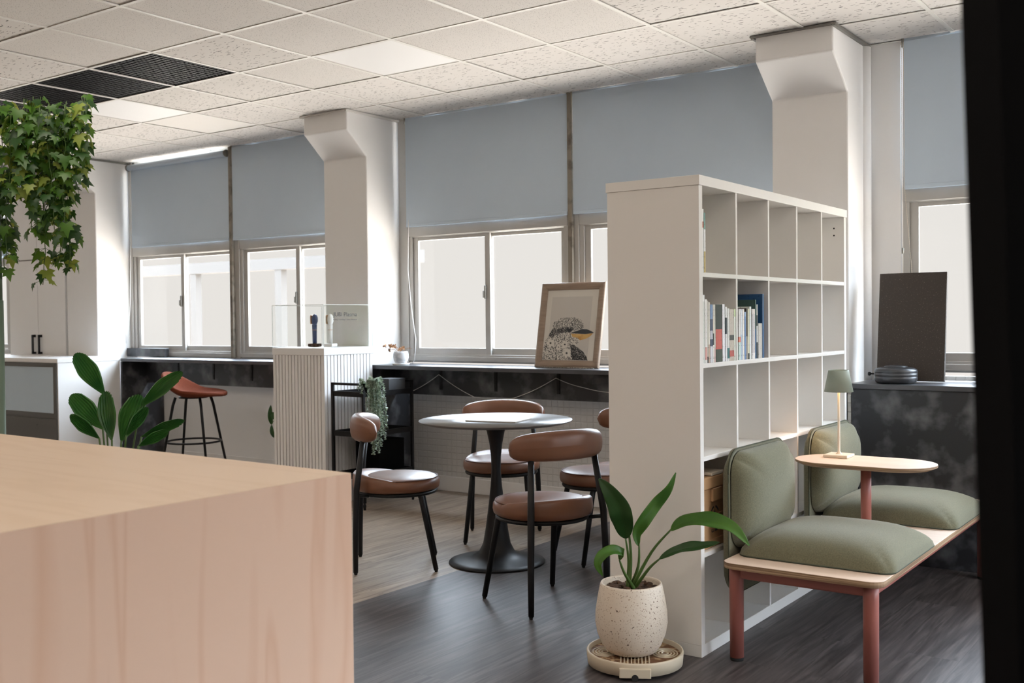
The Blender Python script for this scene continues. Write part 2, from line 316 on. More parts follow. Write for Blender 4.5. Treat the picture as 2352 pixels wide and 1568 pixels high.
def text_mesh(name, body, size, mt, parent, mw, ext=.0004, width=None, bold=False):
    cu = bpy.data.curves.new(name, 'FONT'); cu.body = body; cu.size = size; cu.extrude = ext; cu.align_x = 'CENTER'; cu.align_y = 'CENTER'
    if bold: cu.offset = size*.03
    tmp = bpy.data.objects.new('tmp', cu); C.objects.link(tmp); bpy.context.view_layer.update()
    me = bpy.data.meshes.new_from_object(tmp.evaluated_get(bpy.context.evaluated_depsgraph_get())); bpy.data.objects.remove(tmp); bpy.data.curves.remove(cu)
    if width:
        xs = [v.co.x for v in me.vertices]; k = width/(max(xs)-min(xs))
        for v in me.vertices: v.co.x *= k
    me.transform(mw); me.materials.clear(); me.materials.append(M[mt]); me.name = name
    o = bpy.data.objects.new(name, me); C.objects.link(o); o.parent = parent; return o
def basis(o, ex, ey, ez):   # matrix from three axes and origin
    m = Matrix((Vector(ex), Vector(ey), Vector(ez))).transposed().to_4x4(); m.translation = Vector(o); return m

# ================================================================== ROOM
X0, X1, YB, H = -13.0, 4.6, -3.6, 2.765
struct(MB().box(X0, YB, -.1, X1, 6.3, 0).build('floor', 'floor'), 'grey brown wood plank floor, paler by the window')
# ceiling grid 0.6095 m, lines through x=-5.015, y=3.612
GP = .6105; GX, GY = -5.012, 3.612
i0, i1, j0, j1 = -13, 15, -11, 3
LEDV = {(1, 1), (-3, 1)}                                     # visible panels
LEDFILL = {(7, -3), (5, -5), (7, -7), (9, -5), (3, -8), (-2, -5), (-8, -4), (-5, -8), (9, -1), (2, -3), (0, -5), (-5, -4), (-3, -7), (-1, -10), (-8, -7), (-11, -5), (5, -10)}   # unseen panels added behind and beside the camera to fill the room with light
GRIL = {(-1, 0), (-2, 0), (-3, 0), (-4, 0)}
plain = {(-3, 2)}
fine = {(-1, -1), (0, -1), (1, 0), (1, -1), (2, 0), (3, 1), (0, 1), (2, 1), (0, -2), (3, 0), (2, -1), (4, 0), (1, -2)}
cm = MB()
for i in range(i0, i1+1):
    for j in range(j0, j1+1):
        if (i, j) in LEDV or (i, j) in LEDFILL or (i, j) in GRIL: continue
        xa, ya = GX+i*GP, GY+j*GP; xb, yb = xa+GP, min(ya+GP, 6.0)
        if yb <= ya: continue
        k = 2 if (i, j) in plain else (1 if (i, j) in fine or (random.random() < .25 and (i > 4 or j < -2)) else 0)
        dz = random.choice([0, 0, 0, .002, .003])
        cm.box(xa+.006, ya+.006, H+dz, xb-.006, yb-.006, H+.015+dz, k)
struct(cm.build('ceiling', ['tile1', 'tile2', 'tile3']), 'suspended ceiling of off white mineral tiles')
tb = MB()
for i in range(i0, i1+2): x = GX+i*GP; tb.box(x-.011, GY+j0*GP, H-.004, x+.011, 6.0, H-.0005); tb.box(x-.003, GY+j0*GP, H, x+.003, 6.0, H+.03)
for j in range(j0, j1+2):
    y = GY+j*GP
    if y < 5.99: tb.box(GX+i0*GP, y-.011, H-.0035, GX+(i1+1)*GP, y+.011, H); tb.box(GX+i0*GP, y-.003, H, GX+(i1+1)*GP, y+.003, H+.03)
tb.box(X0, 5.955, H-.022, X1, 5.965, H+.03); tb.box(X0, 5.935, H-.004, X1, 5.965, H-.001)
struct(tb.build('trim_1', 'tbar'), 'white metal ceiling grid bars')
struct(MB().box(X0-.1, YB-.1, H+.35, X1+.1, 6.3, H+.4).build('ceiling_slab', 'blackm'))
def tile_rect(i, j, e=.013): xa, ya = GX+i*GP, GY+j*GP; return xa+e, ya+e, xa+GP-e, ya+GP-e
for (i, j) in sorted(LEDV)+sorted(LEDFILL):
    vis = (i, j) in LEDV; xa, ya, xb, yb = tile_rect(i, j)
    t = thing('ceiling_light', {(1, 1): 'square flat ceiling light panel above the round table area', (-3, 1): 'square flat ceiling light panel beside the black grilles, near the ivy'}.get((i, j), 'unseen fill light panel added in the ceiling behind the viewer'), 'light', ((xa+xb)/2, (ya+yb)/2, H), 0, 'ceiling light panels' if vis else 'added fill light panels behind the viewer')
    w = (xb-xa)/2
    MB().box(-w+.006, -w+.006, .0, w-.006, w-.006, .004).build('diffuser', 'led' if vis else 'led_fill', t)
    fr = MB()
    for a in (-1, 1): fr.box(min(a*w, a*(w-.006)), -w, -.001, max(a*w, a*(w-.006)), w, .02); fr.box(-w, min(a*w, a*(w-.006)), -.001, w, max(a*w, a*(w-.006)), .02)
    fr.build('panel_frame', 'tbar', t)
gl = {-1: 'black wire ceiling grille nearest the square light panel', -2: 'black wire ceiling grille second from the right end of its row', -3: 'black wire ceiling grille partly behind the hanging ivy', -4: 'black wire ceiling grille at the far left above the ivy'}
for (i, j) in sorted(GRIL, reverse=True):
    xa, ya, xb, yb = tile_rect(i, j); w = (xb-xa)/2
    t = thing('ceiling_grille', gl[i], 'grille', ((xa+xb)/2, (ya+yb)/2, H), 0, 'black open ceiling grilles')
    g = MB(); n = 18
    for k in range(n+1):
        p = -w+2*w*k/n; g.box(p-.0016, -w, .002, p+.0016, w, .025); g.box(-w, p-.0016, .002, w, p+.0016, .025)
    g.build('mesh_grid', 'black', t)
    bt = MB()
    for k in range(9): p = -w+.04+k*.065; bt.box(p, -w, .12, p+.03, w, .13)
    bt.build('backing_board', 'panel_dark', t)

# walls
WY = 5.95
def wl(name, *boxes, mt='paint', label=None):
    m = MB()
    for b_ in boxes: m.box(*b_)
    return struct(m.build(name, mt), label)
wl('wall_left', (X0-.1, YB, 0, X0, 6.3, H+.35)); wl('wall_right', (X1, YB, 0, X1+.1, 6.3, .9), (X1, YB, 2.45, X1+.1, 6.3, H+.35), (X1, YB, .9, X1+.1, 2.3, 2.45), (X1, 4.8, .9, X1+.1, 6.3, 2.45)); wl('wall_back', (X0, YB-.1, 0, X1, YB, H+.35))
COLS = [(-9.13, -8.65), (-5.72, -5.285), (-2.222, -1.80)]
wl('wall_front', (X0, 6.05, 0, X1, 6.09, .93), mt='mosaic', label='wall below the windows, painted mosaic tile')
wl('wall_front_upper', (X0, 5.96, 2.88, X1, 6.05, H+.35), (-1.80, WY, 0, -1.625, 6.02, 2.88), (.9, WY, 0, 1.1, 6.3, 2.88), (4.4, WY, 0, X1, 6.3, 2.88), (X0, WY, 0, -12.4, 6.3, 2.88), label='pale wall beside and above the windows')
# smooth panel under the left counter
bb = MB(); bb.box(-8.58, 6.035, .0, -5.73, 6.05, .72); struct(bb.build('wall_front_panel', 'white', bevel=.002), 'smooth white lining below the left counter')
struct(MB().box(-5.28, 6.03, 0, -2.23, 6.05, .11).build('baseboard_front', 'paint', bevel=.004))
struct(MB().box(-8.58, 6.025, 0, -5.73, 6.04, .10).build('baseboard_front_left', 'paint', bevel=.004))
# columns with a haunch towards the room
for k, (xa, xb) in enumerate(COLS):
    prof = [(6.02, 0), (5.60, 0), (5.60, 2.455), (5.405 if k == 1 else 5.37, 2.625), (5.405 if k == 1 else 5.37, H+.02), (6.02, H+.02)]
    m = MB(); vs = [(xa, y, z) for y, z in prof]+[(xb, y, z) for y, z in prof]; n = 6
    m.add(vs, [tuple(range(n)), tuple(range(2*n-1, n-1, -1))]+[(j, (j+1) % n, (j+1) % n+n, j+n) for j in range(n)])
    struct(m.build('wall_column', 'paint', bevel=.008), ['white pillar with bracketed head at far left', 'white pillar with bracketed head behind the display pedestal', 'large white pillar with bracketed head behind the shelf'][k])
    tr = MB(); yf = prof[3][0]
    tr.box(xa-.022, yf-.022, H-.012, xb+.022, yf, H-.004); tr.box(xb, yf-.02, H-.02, xb+.016, 5.95, H-.004); tr.box(xa-.016, yf-.02, H-.02, xa, 5.95, H-.004)
    struct(tr.build('trim_%d' % (k+2), 'tbar' if k == 1 else 'alud'), 'ceiling edge trim around a pillar head')
# vertical painted pipe casing beside the big pillar
struct(MB().tube([(-1.815, 5.90, .9), (-1.815, 5.90, H-.02)], .045, 16).build('trim_5', 'paint'), 'painted pipe casing in the corner')
struct(MB().box(-1.90, 5.60, 0, -1.79, 5.94, .905).build('wall_column_tiled_foot', 'mosaicx'), 'tiled strip at the foot of the big pillar')

# windows -------------------------------------------------------------
def window_unit(n, xa, xb, z0=.955, z1=1.985, zt=2.90, split=None, label=None, flip=False):
    t = bpy.data.objects.new('window_%d' % n, None); C.objects.link(t); t['kind'] = 'structure'
    if label: t['label'] = label
    ya, yb = 5.955, 6.025
    f = MB(); f.box(xa, ya, z0, xa+.035, yb, zt); f.box(xb-.035, ya, z0, xb, yb, zt)
    f.box(xa+.035, ya+.001, z0, xb-.035, yb-.001, z0+.06); f.box(xa, ya-.012, z0+.01, xb, ya-.0005, z0+.045); f.box(xa+.035, ya+.001, z1-.105, xb-.035, yb-.001, z1-.0); f.box(xa+.035, ya+.001, zt-.05, xb-.035, yb-.001, zt)
    f.box(xa+.002, ya-.01, z1-.10, xb-.002, ya-.0005, z1-.015)
    f.build('window_frame', 'alu', t, bevel=.002)
    mid = (xa+xb)/2 if split is None else split
    for s in (0, 1):
        a, b_ = (xa+.035, mid+.025) if s == 0 else (mid-.02, xb-.035)
        y = ya+.014+(.026 if (s == 1) != flip else 0); zz0, zz1 = z0+.055, z1-.10
        sh = MB(); sh.box(a, y, zz0, a+.045, y+.020, zz1); sh.box(b_-.045, y, zz0, b_, y+.020, zz1); sh.box(a+.045, y+.001, zz0, b_-.045, y+.019, zz0+.05); sh.box(a+.045, y+.001, zz1-.03, b_-.045, y+.019, zz1)
        so = sh.build('sash', 'alu', t, bevel=.0015)
        MB().box(a+.045, y+.010, zz0+.05, b_-.045, y+.014, zz1-.03).build('pane', 'glass', so)
        # upper light behind the blind
        u = MB(); u.box(a, y, z1, a+.04, y+.028, zt-.05); u.box(b_-.04, y, z1, b_, y+.028, zt-.05); u.box(a, y, z1, b_, y+.028, z1+.04); u.box(a, y, zt-.09, b_, y+.028, zt-.05)
        uo = u.build('transom_sash', 'alu', t); MB().box(a+.04, y+.012, z1+.04, b_-.04, y+.016, zt-.09).build('pane', 'glass', uo)
    l = MB(); l.rbox((mid-.012, ya+.006, 1.46), (.007, .010, .050), .006, 6); l.rbox((mid-.02, ya-.003, 1.445), (.005, .008, .026), .004, 6); l.build('latch', 'alud', t)
    return t
def mull(n, x0, x1, lab): return struct(MB().box(x0, 5.945, .95, x1, 6.03, 2.90).build('trim_%d' % n, 'alu', bevel=.003), lab)
window_unit(1, -12.4, -10.8, label='window beyond the tall cabinet'); window_unit(2, -10.8, -9.14, label='window partly behind the tall cabinet')
window_unit(3, -8.60, -7.195, split=-7.90, label='window pair above the left counter, left half'); window_unit(4, -7.10, -5.73, split=-6.41, label='window pair above the left counter, behind the display case')
window_unit(5, -5.20, -3.79, split=-4.48, label='wide window between the pillars, left half'); window_unit(6, -3.70, -2.23, split=-2.95, label='wide window between the pillars, right half behind the shelf')
window_unit(7, -1.615, .9, split=-.35, label='window above the black cabinet')
window_unit(8, 1.1, 2.75, label='window out of view to the right'); window_unit(9, 2.75, 4.4, label='last window out of view to the right')
mull(6, -7.195, -7.10, 'window post in the left bay'); mull(7, -3.79, -3.70, 'window post in the middle bay'); mull(8, -5.285, -5.20, 'window side casing next to the pillar')
mull(9, -8.65, -8.60, 'window side casing at the left end')
# weathered strips between blinds with screw holes
for n, x, in ((10, -7.172), (11, -3.750)):
    m = MB(); m.box(x-.016, 5.915, .96, x+.016, 5.945, 2.76)
    for k in range(12): m.lathe([(.004, 0), (0, 0)], (x, 5.914, 1.05+k*.075), 8, 1)
    m.build('trim_%d' % n, ['rust', 'black'])['kind'] = 'structure'

# blinds --------------------------------------------------------------
def blind(xa, xb, zb, zt, lab, y=5.925, tube=False):
    t = thing('roller_blind', lab, 'blind', ((xa+xb)/2, y, zt), 0, 'grey blue roller blinds'); w = (xb-xa)/2; ry = -.022 if tube else .028
    n = 14; P = []
    for i in range(n+1):
        P.append([Vector((-w+2*w*i/n, .0015*math.sin(i*1.7+k*.4), -(zt-zb)*k/8)) for k in range(9)])
    Q = [[p+Vector((0, .0025, 0)) for p in r] for r in P]
    g = MB().grid(P).grid(Q); g.build('fabric', 'blind', t)
    MB().box(-w+.002, -.006, -(zt-zb)-.006, w-.002, .008, -(zt-zb)+.018).build('bottom_bar', 'blind', t, bevel=.003)
    MB().tube([(-w, ry, .01), (w, ry, .01)], .026, 20).build('roller_tube', 'blind', t)
    for sx in (-1, 1): bk = MB(); bk.tube([(sx*w, ry, .01), (sx*(w+.012), ry, .01)], .031, 18); bk.box(sx*(w+.010)-.003, -.0, -.03, sx*(w+.010)+.003, .03, .05); bk.build('bracket', 'alud', t)
    return t
blind(-12.38, -10.82, 1.99, 2.75, 'grey blue roller blind beyond the tall cabinet')
blind(-10.78, -9.2, 1.99, 2.75, 'grey blue roller blind above the tall cabinet')
blind(-8.575, -7.20, 1.972, 2.695, 'grey blue roller blind with exposed roll, leftmost above the left counter', tube=True)
blind(-7.15, -5.735, 1.968, 2.752, 'grey blue roller blind left of the pillar behind the display case')
blind(-5.195, -3.773, 1.962, 2.752, 'wide grey blue roller blind between the pillar and the window post')
blind(-3.728, -2.235, 1.962, 2.752, 'wide grey blue roller blind above the white shelf')
b3 = blind(-1.600, -.39, 1.955, 2.752, 'grey blue roller blind above the black cabinet')
blind(-.34, .89, 1.955, 2.752, 'grey blue roller blind beside the right wall')
# pull chains
def chain(name, pts, lab, r=.0022):
    m = MB(); 
    for a, b_ in zip(pts, pts[1:]):
        a, b_ = Vector(a), Vector(b_); n = max(2, int((b_-a).length/.012))
        for k in range(n): c = a.lerp(b_, k/n); m.lathe([(0, -r), (r, 0), (0, r)], c, 6)
        m.tube([a, b_], r*.35, 5)
    o = m.build(name, 'cream'); return o
c_ = chain('blind_chain', [(-1.607, 5.905, 2.74), (-1.600, 5.90, 1.35)], ''); tag(c_, 'beaded pull chain hanging straight at the edge of the right blind', 'chain', 'beaded blind chains')
c_ = chain('blind_chain', [(-1.596, 5.905, 2.74), (-1.590, 5.90, 1.95), (-1.53, 5.87, 1.30)], ''); tag(c_, 'beaded pull chain slanting away beside the right blind', 'chain', 'beaded blind chains')
o = MB().tube([(-1.601, 5.90, 1.60), (-1.601, 5.90, 1.63)], .006, 8).build('chain_weight', 'alud'); o.parent = c_

# ceiling edge strip between pillars (dark shadow gap at the corner of the big pillar)
# ------------------------------------------------------------------ window counters
def counter(xa, xb, zt, lab, brx):
    t = thing('window_counter', lab, 'counter', (xa, 5.6, 0)); L = xb-xa
    MB().box(0, 0, zt-.028, L, .355, zt).build('worktop', 'stonetop', t, bevel=.002)
    MB().box(0, .25, .725, L, .268, zt-.0295).build('apron', 'stone', t)
    return t
tl = counter(-8.31, -5.75, .955, 'long dark slate window counter left of the display pedestal', None)
tr_ = counter(-5.285, -2.1, .945, 'long dark slate window counter behind the round table', None)
MB().box(0, .0, 0, .028, .43, .925).build('end_panel', 'stone', tl, bevel=.002)
MB().box(0.003, .0, 0, .028, .43, .915).build('end_panel', 'stone', tr_, bevel=.002)
o = MB().box(-.34, .30, .957, .25, .345, 1.035).build('upstand', 'stone', tl, bevel=.002); o.location = (-.02, 0, 0)
def bracket(p, lab, zt):
    t = thing('shelf_bracket', lab, 'bracket', p, 0, 'black angle brackets under the counters')
    MB().box(-.012, -.20, -.005, .012, 0, 0).build('arm', 'black', t, bevel=.002)
    MB().box(-.012, -.006, -.15, .012, 0, -.005).build('upright', 'black', t, bevel=.002)
    m = MB(); m.box(-.002, -.045, -.007, .002, -.004, -.005)
    for z in (-.05, -.12): m.tube([(0, -.0065, z), (0, -.0095, z)], .005, 8)
    m.build('screw', 'rub', t)
for k, px in enumerate((328, 410, 491, 578)):
    x = aty(px, 850, 5.85).x; bracket((x, 5.85, .926), ['black angle bracket nearest the white counter', 'black angle bracket above the orange stool back', 'black angle bracket above the orange stool seat', 'black angle bracket left of the striped pedestal'][k], .955)
for k, px in enumerate((1013, 1139, 1283)):
    x = aty(px, 870, 5.85).x; bracket((x, 5.85, .916), ['black angle bracket right of the black trolley', 'black angle bracket in the middle of the right counter', 'black angle bracket below the bird picture'][k], .945)
# thin wires draped from the brackets
def wire(name, pts, r, mt, lab, cat='cable', grp=None, n=10):
    P = []
    for a, b_ in zip(pts, pts[1:]):
        a, b_ = Vector(a), Vector(b_)
        for k in range(n): P.append(a.lerp(b_, k/n)+Vector((0, 0, -.25*(a-b_).length*.12*math.sin(PI*k/n))))
    P.append(Vector(pts[-1])); o = MB().tube(P, r, 6).build(name, mt); return tag(o, lab, cat, grp)
wa = lambda x, y: aty(x, y, 5.835)
wire('thin_wire', [wa(945, 899), wa(1008, 860), wa(1090, 912), wa(1180, 914), wa(1277, 868), wa(1340, 890), wa(1420, 902)], .0022, 'wirew', 'thin pale wire draped between the brackets under the right counter')
# white cable hanging by the windows
wy = lambda x, y: aty(x, y, 5.90)
wire('white_cord', [wy(938, 505), wy(937, 620), wy(944, 700), wy(955, 780), wy(952, 826), wy(947, 834)], .0026, 'wirew', 'white cord hanging beside the window above the small flower pot', 'cord')
wire('white_cord', [wy(299, 390), wy(300, 560), wy(299, 700), wy(293, 780), wy(284, 813), wy(266, 815)], .0028, 'wirew', 'white cord hanging down the left corner onto the counter', 'cord')

# ------------------------------------------------------------------ white island counter and tall cabinet (left)
t = thing('island_counter', 'white counter unit with dark framed glass front behind the fan palm', 'counter', (-8.31, 5.0, 0))
MB().box(-1.6, 0, 0, 0, .595, .935).build('body', 'white', t, bevel=.002)
MB().box(-1.605, -.006, .936, .004, .598, .972).build('worktop', 'white', t, bevel=.003)
fr = MB(); fr.box(-1.6, -.012, .90, -.012, -.001, .935); fr.box(-.055, -.012, .06, -.012, -.001, .90); fr.box(-1.6, -.012, .46, -.055, -.001, .505); fr.build('front_frame', 'greyt', t, bevel=.001)
MB().box(-1.6, -.006, .506, -.056, -.002, .899).build('glass_panel', 'iglass', t)
d = MB().box(-1.6, -.009, .06, -.057, -.002, .458).build('drawer_front', 'greyt', t, bevel=.001)
for x in (-.32, -.92): MB().tube([(x, -.009, .40), (x, -.016, .40)], .008, 10).build('knob', 'greyt', d)
t = thing('tall_cabinet', 'tall white two door cabinet with black bar handles at the far left', 'cabinet', (-9.645, 5.32, 0))
MB().box(-.51, .31, 0, .47, .575, 2.60).build('body', 'white', t, bevel=.002)
for s, nm in ((-1, 'L'), (1, 'R')):
    xa, xb = (-.508, -.004) if s < 0 else (.002, .466)
    d = MB().box(xa, .290, .05, xb, .309, 1.885).build('door', 'white', t, bevel=.0015)
    hx = -.055 if s < 0 else .055
    h = MB(); h.box(hx-.011, .255, .98, hx+.011, .268, 1.165); h.box(hx-.011, .255, 1.14, hx+.011, .290, 1.165); h.box(hx-.011, .255, .98, hx+.011, .290, 1.0); h.build('handle', 'black', d, bevel=.001)
    MB().box(xa, .290, 1.895, xb, .309, 2.59).build('upper_door', 'white', t, bevel=.0015)
MB().box(-.508, .286, 1.886, .466, .309, 1.894).build('finger_rail', 'alud', t)

# ------------------------------------------------------------------ black cabinet right
t = thing('black_cabinet', 'black stone look cabinet behind the green bench', 'cabinet', (-1.75, 5.47, 0))
MB().box(.0, .012, 0, 2.6, .47, .885).build('body', 'stone', t, bevel=.002)
MB().box(-.008, 0, .886, 2.605, .475, .912).build('worktop', 'stonetop', t, bevel=.002)
o = MB(); w_, h_ = .345, .575
o.box(-w_/2, -.0125, 0, w_/2, .0125, h_); o = o.build('dark_board', 'panel_dark', bevel=.002)
o.location = (-1.52, 5.735, .918); o.rotation_euler = (math.radians(-7), 0, 0)
tag(o, 'upright dark brown speckled board leaning on the window frame', 'board')
t = thing('robot_speaker', 'round dark grey ribbed canister lying on the black cabinet', 'device', (aty(2057, 862, 5.59).x, 5.595, .912))
t.name = 'round_canister'
MB().lathe([(0, 0), (.085, 0), (.100, .008), (.106, .024), (.1065, .034), (.1035, .037), (.1065, .040), (.108, .052), (.1035, .055), (.107, .059), (.104, .072), (.092, .080), (.06, .086), (0, .088)], seg=56).build('shell', 'metal_s', t)
MB().lathe([(.058, .0865), (.056, .090), (.03, .0935), (0, .094)], seg=40).build('lid', 'metal_s', t)
m = MB(); m.tube([(-.105, -.01, .048), (-.128, -.012, .048)], .004, 8); m.rbox((-.132, -.012, .048), (.007, .007, .010), .005, 6); m.build('knob', 'black', t)

# ------------------------------------------------------------------ white open shelf
t = thing('bookshelf', 'white five by five open cube bookshelf used as room divider', 'bookshelf', (-1.695, 3.56, 0))
D = -.39; LY = 1.675; ZT = 1.79; th = .015
zs = [1.432, 1.093, .745, .385]
MB().box(D, 0, .045, 0, .030, ZT-.037).build('side_panel', 'shelf', t, bevel=.0015)
MB().box(D, LY-.03, .045, 0, LY, ZT-.037).build('side_panel', 'shelf', t, bevel=.0015)
MB().box(D-.004, -.004, ZT-.037, .004, LY+.004, ZT).build('top_board', 'shelf', t, bevel=.0015)
MB().box(D, .0, 0, 0, LY, .045).build('base_board', 'shelf', t, bevel=.0015)
for z in zs: MB().box(D+.002, .030, z-.017, -.001, LY-.03, z).build('shelf_board', 'shelf', t, bevel=.001)
dy = [y-3.56 for y in (3.902, 4.233, 4.562, 4.885)]
lv = [.045]+zs[::-1]+[ZT-.037]
for y in dy:
    for k in range(5): MB().box(D+.002, y-.0075, lv[k], -.0015, y+.0075, lv[k+1]-(.017 if k < 4 else 0)).build('divider', 'shelf', t, bevel=.0008)
hm = MB()
for z in (1.70, 1.665): hm.tube([(-.05, LY-.0305, z), (-.05, LY-.032, z)], .004, 10)
hm.build('screw_hole', 'rub', t)

# books ---------------------------------------------------------------
def bmat(name, bands):   # horizontal colour bands on a cover: list of (z fraction start, colour)
    m = bpy.data.materials.new(name); m.use_nodes = True; t, b = nodes(m); tcn = t.nodes.new('ShaderNodeTexCoord'); sp = t.nodes.new('ShaderNodeSeparateXYZ')
    r = t.nodes.new('ShaderNodeValToRGB'); r.color_ramp.interpolation = 'CONSTANT'; t.links.new(tcn.outputs['Generated'], sp.inputs[0]); t.links.new(sp.outputs[2], r.inputs[0])
    while len(r.color_ramp.elements) < len(bands): r.color_ramp.elements.new(.5)
    for e, (p, c) in zip(r.color_ramp.elements, bands): e.position = p; e.color = (*srgb(*c), 1)
    b.inputs['Roughness'].default_value = .45
    n = t.nodes.new('ShaderNodeTexNoise'); n.inputs['Scale'].default_value = 90; n.inputs['Detail'].default_value = 1
    rr = t.nodes.new('ShaderNodeValToRGB'); rr.color_ramp.interpolation = 'CONSTANT'; rr.color_ramp.elements[0].color = (.35, .35, .35, 1); rr.color_ramp.elements[1].position = .34; rr.color_ramp.elements[1].color = (1, 1, 1, 1)
    mx = t.nodes.new('ShaderNodeMix'); mx.data_type = 'RGBA'; mx.blend_type = 'MULTIPLY'; mx.inputs['Factor'].default_value = .6
    t.links.new(tcn.outputs['Object'], n.inputs[0]); t.links.new(n.outputs[0], rr.inputs[0]); t.links.new(r.outputs[0], mx.inputs[6]); t.links.new(rr.outputs[0], mx.inputs[7]); t.links.new(mx.outputs[2], b.inputs['Base Color'])
    return m
Wh = (226, 226, 222)
BK = [  # px0, px1, top px, bands, label
 (90, 131, 262, [(0, (214, 216, 210)), (.9, (240, 240, 238))], 'tallest white magazine at the near end of the book row'),
 (135, 170, 337, [(0, Wh), (.05, (214, 160, 150)), (.25, (234, 232, 228))], 'white magazine with pink foot, second in the row'),
 (172, 187, 360, [(0, (60, 60, 58)), (.1, (222, 218, 205))], 'thin cream booklet, third in the row'),
 (190, 215, 382, [(0, (196, 168, 148)), (.3, (232, 226, 214))], 'cream book with tan foot, fourth in the row'),
 (218, 262, 421, [(0, (214, 214, 220)), (.28, (48, 56, 84)), (.4, (190, 190, 200)), (.55, (60, 70, 100)), (.75, (120, 146, 186))], 'blue and white photo book in the first cubby'),
 (263, 283, 421, [(0, (240, 236, 230)), (.3, (40, 38, 36)), (.5, (224, 218, 206))], 'slim white booklet with black band'),
 (285, 305, 421, [(0, (224, 190, 186)), (.25, (228, 226, 214))], 'slim cream booklet with pink foot'),
 (308, 413, 420, [(0, (50, 58, 40)), (.22, (196, 88, 76)), (.57, (26, 24, 22))], 'thick black book with a red band'),
 (418, 458, 415, [(0, (232, 232, 236))], 'plain white book right of the black and red one'),
 (465, 497, 459, [(0, (228, 228, 228)), (.5, (32, 36, 48)), (.8, (224, 226, 226))], 'white book with black block on its spine'),
 (500, 534, 482, [(0, (226, 226, 224)), (.05, (40, 110, 112)), (.25, (224, 224, 220))], 'white book with teal foot'),
 (536, 608, 500, [(0, (190, 178, 164)), (.08, (180, 80, 70)), (.2, (192, 182, 168)), (.4, (60, 56, 52)), (.5, (196, 186, 174))], 'beige book with black and red print'),
 (610, 634, 496, [(0, (232, 238, 226)), (.85, (206, 222, 170))], 'white book with lime top, last of the first cubby'),
 (688, 720, 496, [(0, (206, 226, 222)), (.35, (226, 140, 120)), (.45, (226, 224, 222))], 'white book with red dot, first of the second cubby'),
 (722, 748, 500, [(0, (186, 204, 224)), (.5, (220, 226, 234))], 'pale blue white booklet in the second cubby'),
 (750, 777, 497, [(0, (236, 232, 226))], 'plain white book in the second cubby'),
 (780, 806, 541, [(0, (110, 142, 190)), (.9, (150, 178, 212))], 'slim sky blue book in the second cubby'),
 (808, 832, 482, [(0, (170, 160, 146)), (.45, (80, 62, 42)), (.9, (60, 44, 36))], 'brown and black book in the second cubby'),
 (835, 861, 492, [(0, (70, 72, 60)), (.12, (226, 224, 196))], 'cream book with dark foot in the second cubby'),
 (863, 892, 455, [(0, (226, 232, 230))], 'taller white book in the middle of the second cubby'),
 (905, 953, 496, [(0, (236, 232, 230)), (.12, (202, 198, 198)), (.9, (226, 218, 214))], 'thick white grey book in the second cubby'),
 (955, 973, 343, [(0, (40, 92, 140)), (.5, (54, 84, 80))], 'tall dark green album in the second cubby'),
 (976, 1000, 420, [(0, (60, 62, 66)), (.3, (208, 208, 206)), (.6, (60, 62, 62)), (.8, (170, 170, 166))], 'grey book with printed spine next to the green album'),
 (1005, 1068, 727, [(0, (196, 192, 184))], 'short grey white book in the second cubby'),
 (1073, 1100, 250, [(0, (38, 84, 132))], 'large tall blue album at the far end of the books'),
]
def book(ya, yb, z0, h, mt, lab, grp, depth=.19, x=-1.698):
    w = yb-ya; m = MB(); c = .0014
    m.box(-depth, 0, 0, 0, c, h); m.box(-depth, w-c, 0, 0, w, h); m.box(-.0016, 0, 0, 0, w, h)
    o = m.build('book', mt, bevel=.0005); o.location = (x, ya, z0); tag(o, lab, 'book', grp)
    MB().box(-depth+.004, c, .003, -.0016, w-c, h-.003).build('page_block', 'paper', o)
for k, (a, b_, tp, bands, lab) in enumerate(BK):
    pa, pb = atx(1600+a/7.128, 825, -1.70), atx(1600+b_/7.128, 825, -1.70); top = atx(1600+(a+b_)/2/7.128, 640+tp/7.128, -1.70).z
    book(max(pa.y, 3.592 if k < 13 else 3.911), min(pb.y, 3.893 if k < 13 else 4.22), 1.0935, top-1.0935, bmat('cover_%d' % k, bands), lab, 'books on the second shelf', depth=.25 if k == 24 else (.2 if k == 21 else .17+.02*random.random()))
book(3.594, 3.606, 1.4325, .235, bmat('cover_a', [(0, (230, 230, 226)), (.7, (190, 120, 100)), (.8, (236, 236, 232))]), 'thin white magazine with orange mark on the upper shelf', 'magazines on the upper shelf')
book(3.608, 3.622, 1.4325, .222, bmat('cover_b', [(0, (200, 180, 120)), (.35, (236, 236, 236)), (.72, (120, 160, 150))]), 'thin magazine with green top and ochre foot on the upper shelf', 'magazines on the upper shelf')

# crate ---------------------------------------------------------------
t = thing('storage_crate', 'tan plastic crate with black star emblem on the shelf behind the bench', 'crate', (-1.72, 3.596, .386))
cw, ch, cd = .285, .285, .34
m = MB(); m.box(-cd, 0, 0, 0, cw, ch-.06); m.box(-cd, -.0, .0, .006, cw, .03); m.box(-.001, .03, .12-.09, .004, .05, .12); m.box(-.001, cw-.05, .03, .004, cw-.03, .12); m.box(-.001, .05, .115, .006, cw-.05, .125)
m.build('body', 'tan', t, bevel=.003)
m = MB(); m.box(-cd-.004, -.003, ch-.058, .010, cw+.003, ch-.012); m.build('lid', 'tan', t, bevel=.004)
MB().box(-cd, .09, ch-.010, .011, cw-.09, ch+.002).build('lid_catch', 'cream', t, bevel=.002)
m = MB(); m.box(.0, .10, .175, .012, cw-.10, ch-.06); m.build('latch', 'tan', t, bevel=.003)
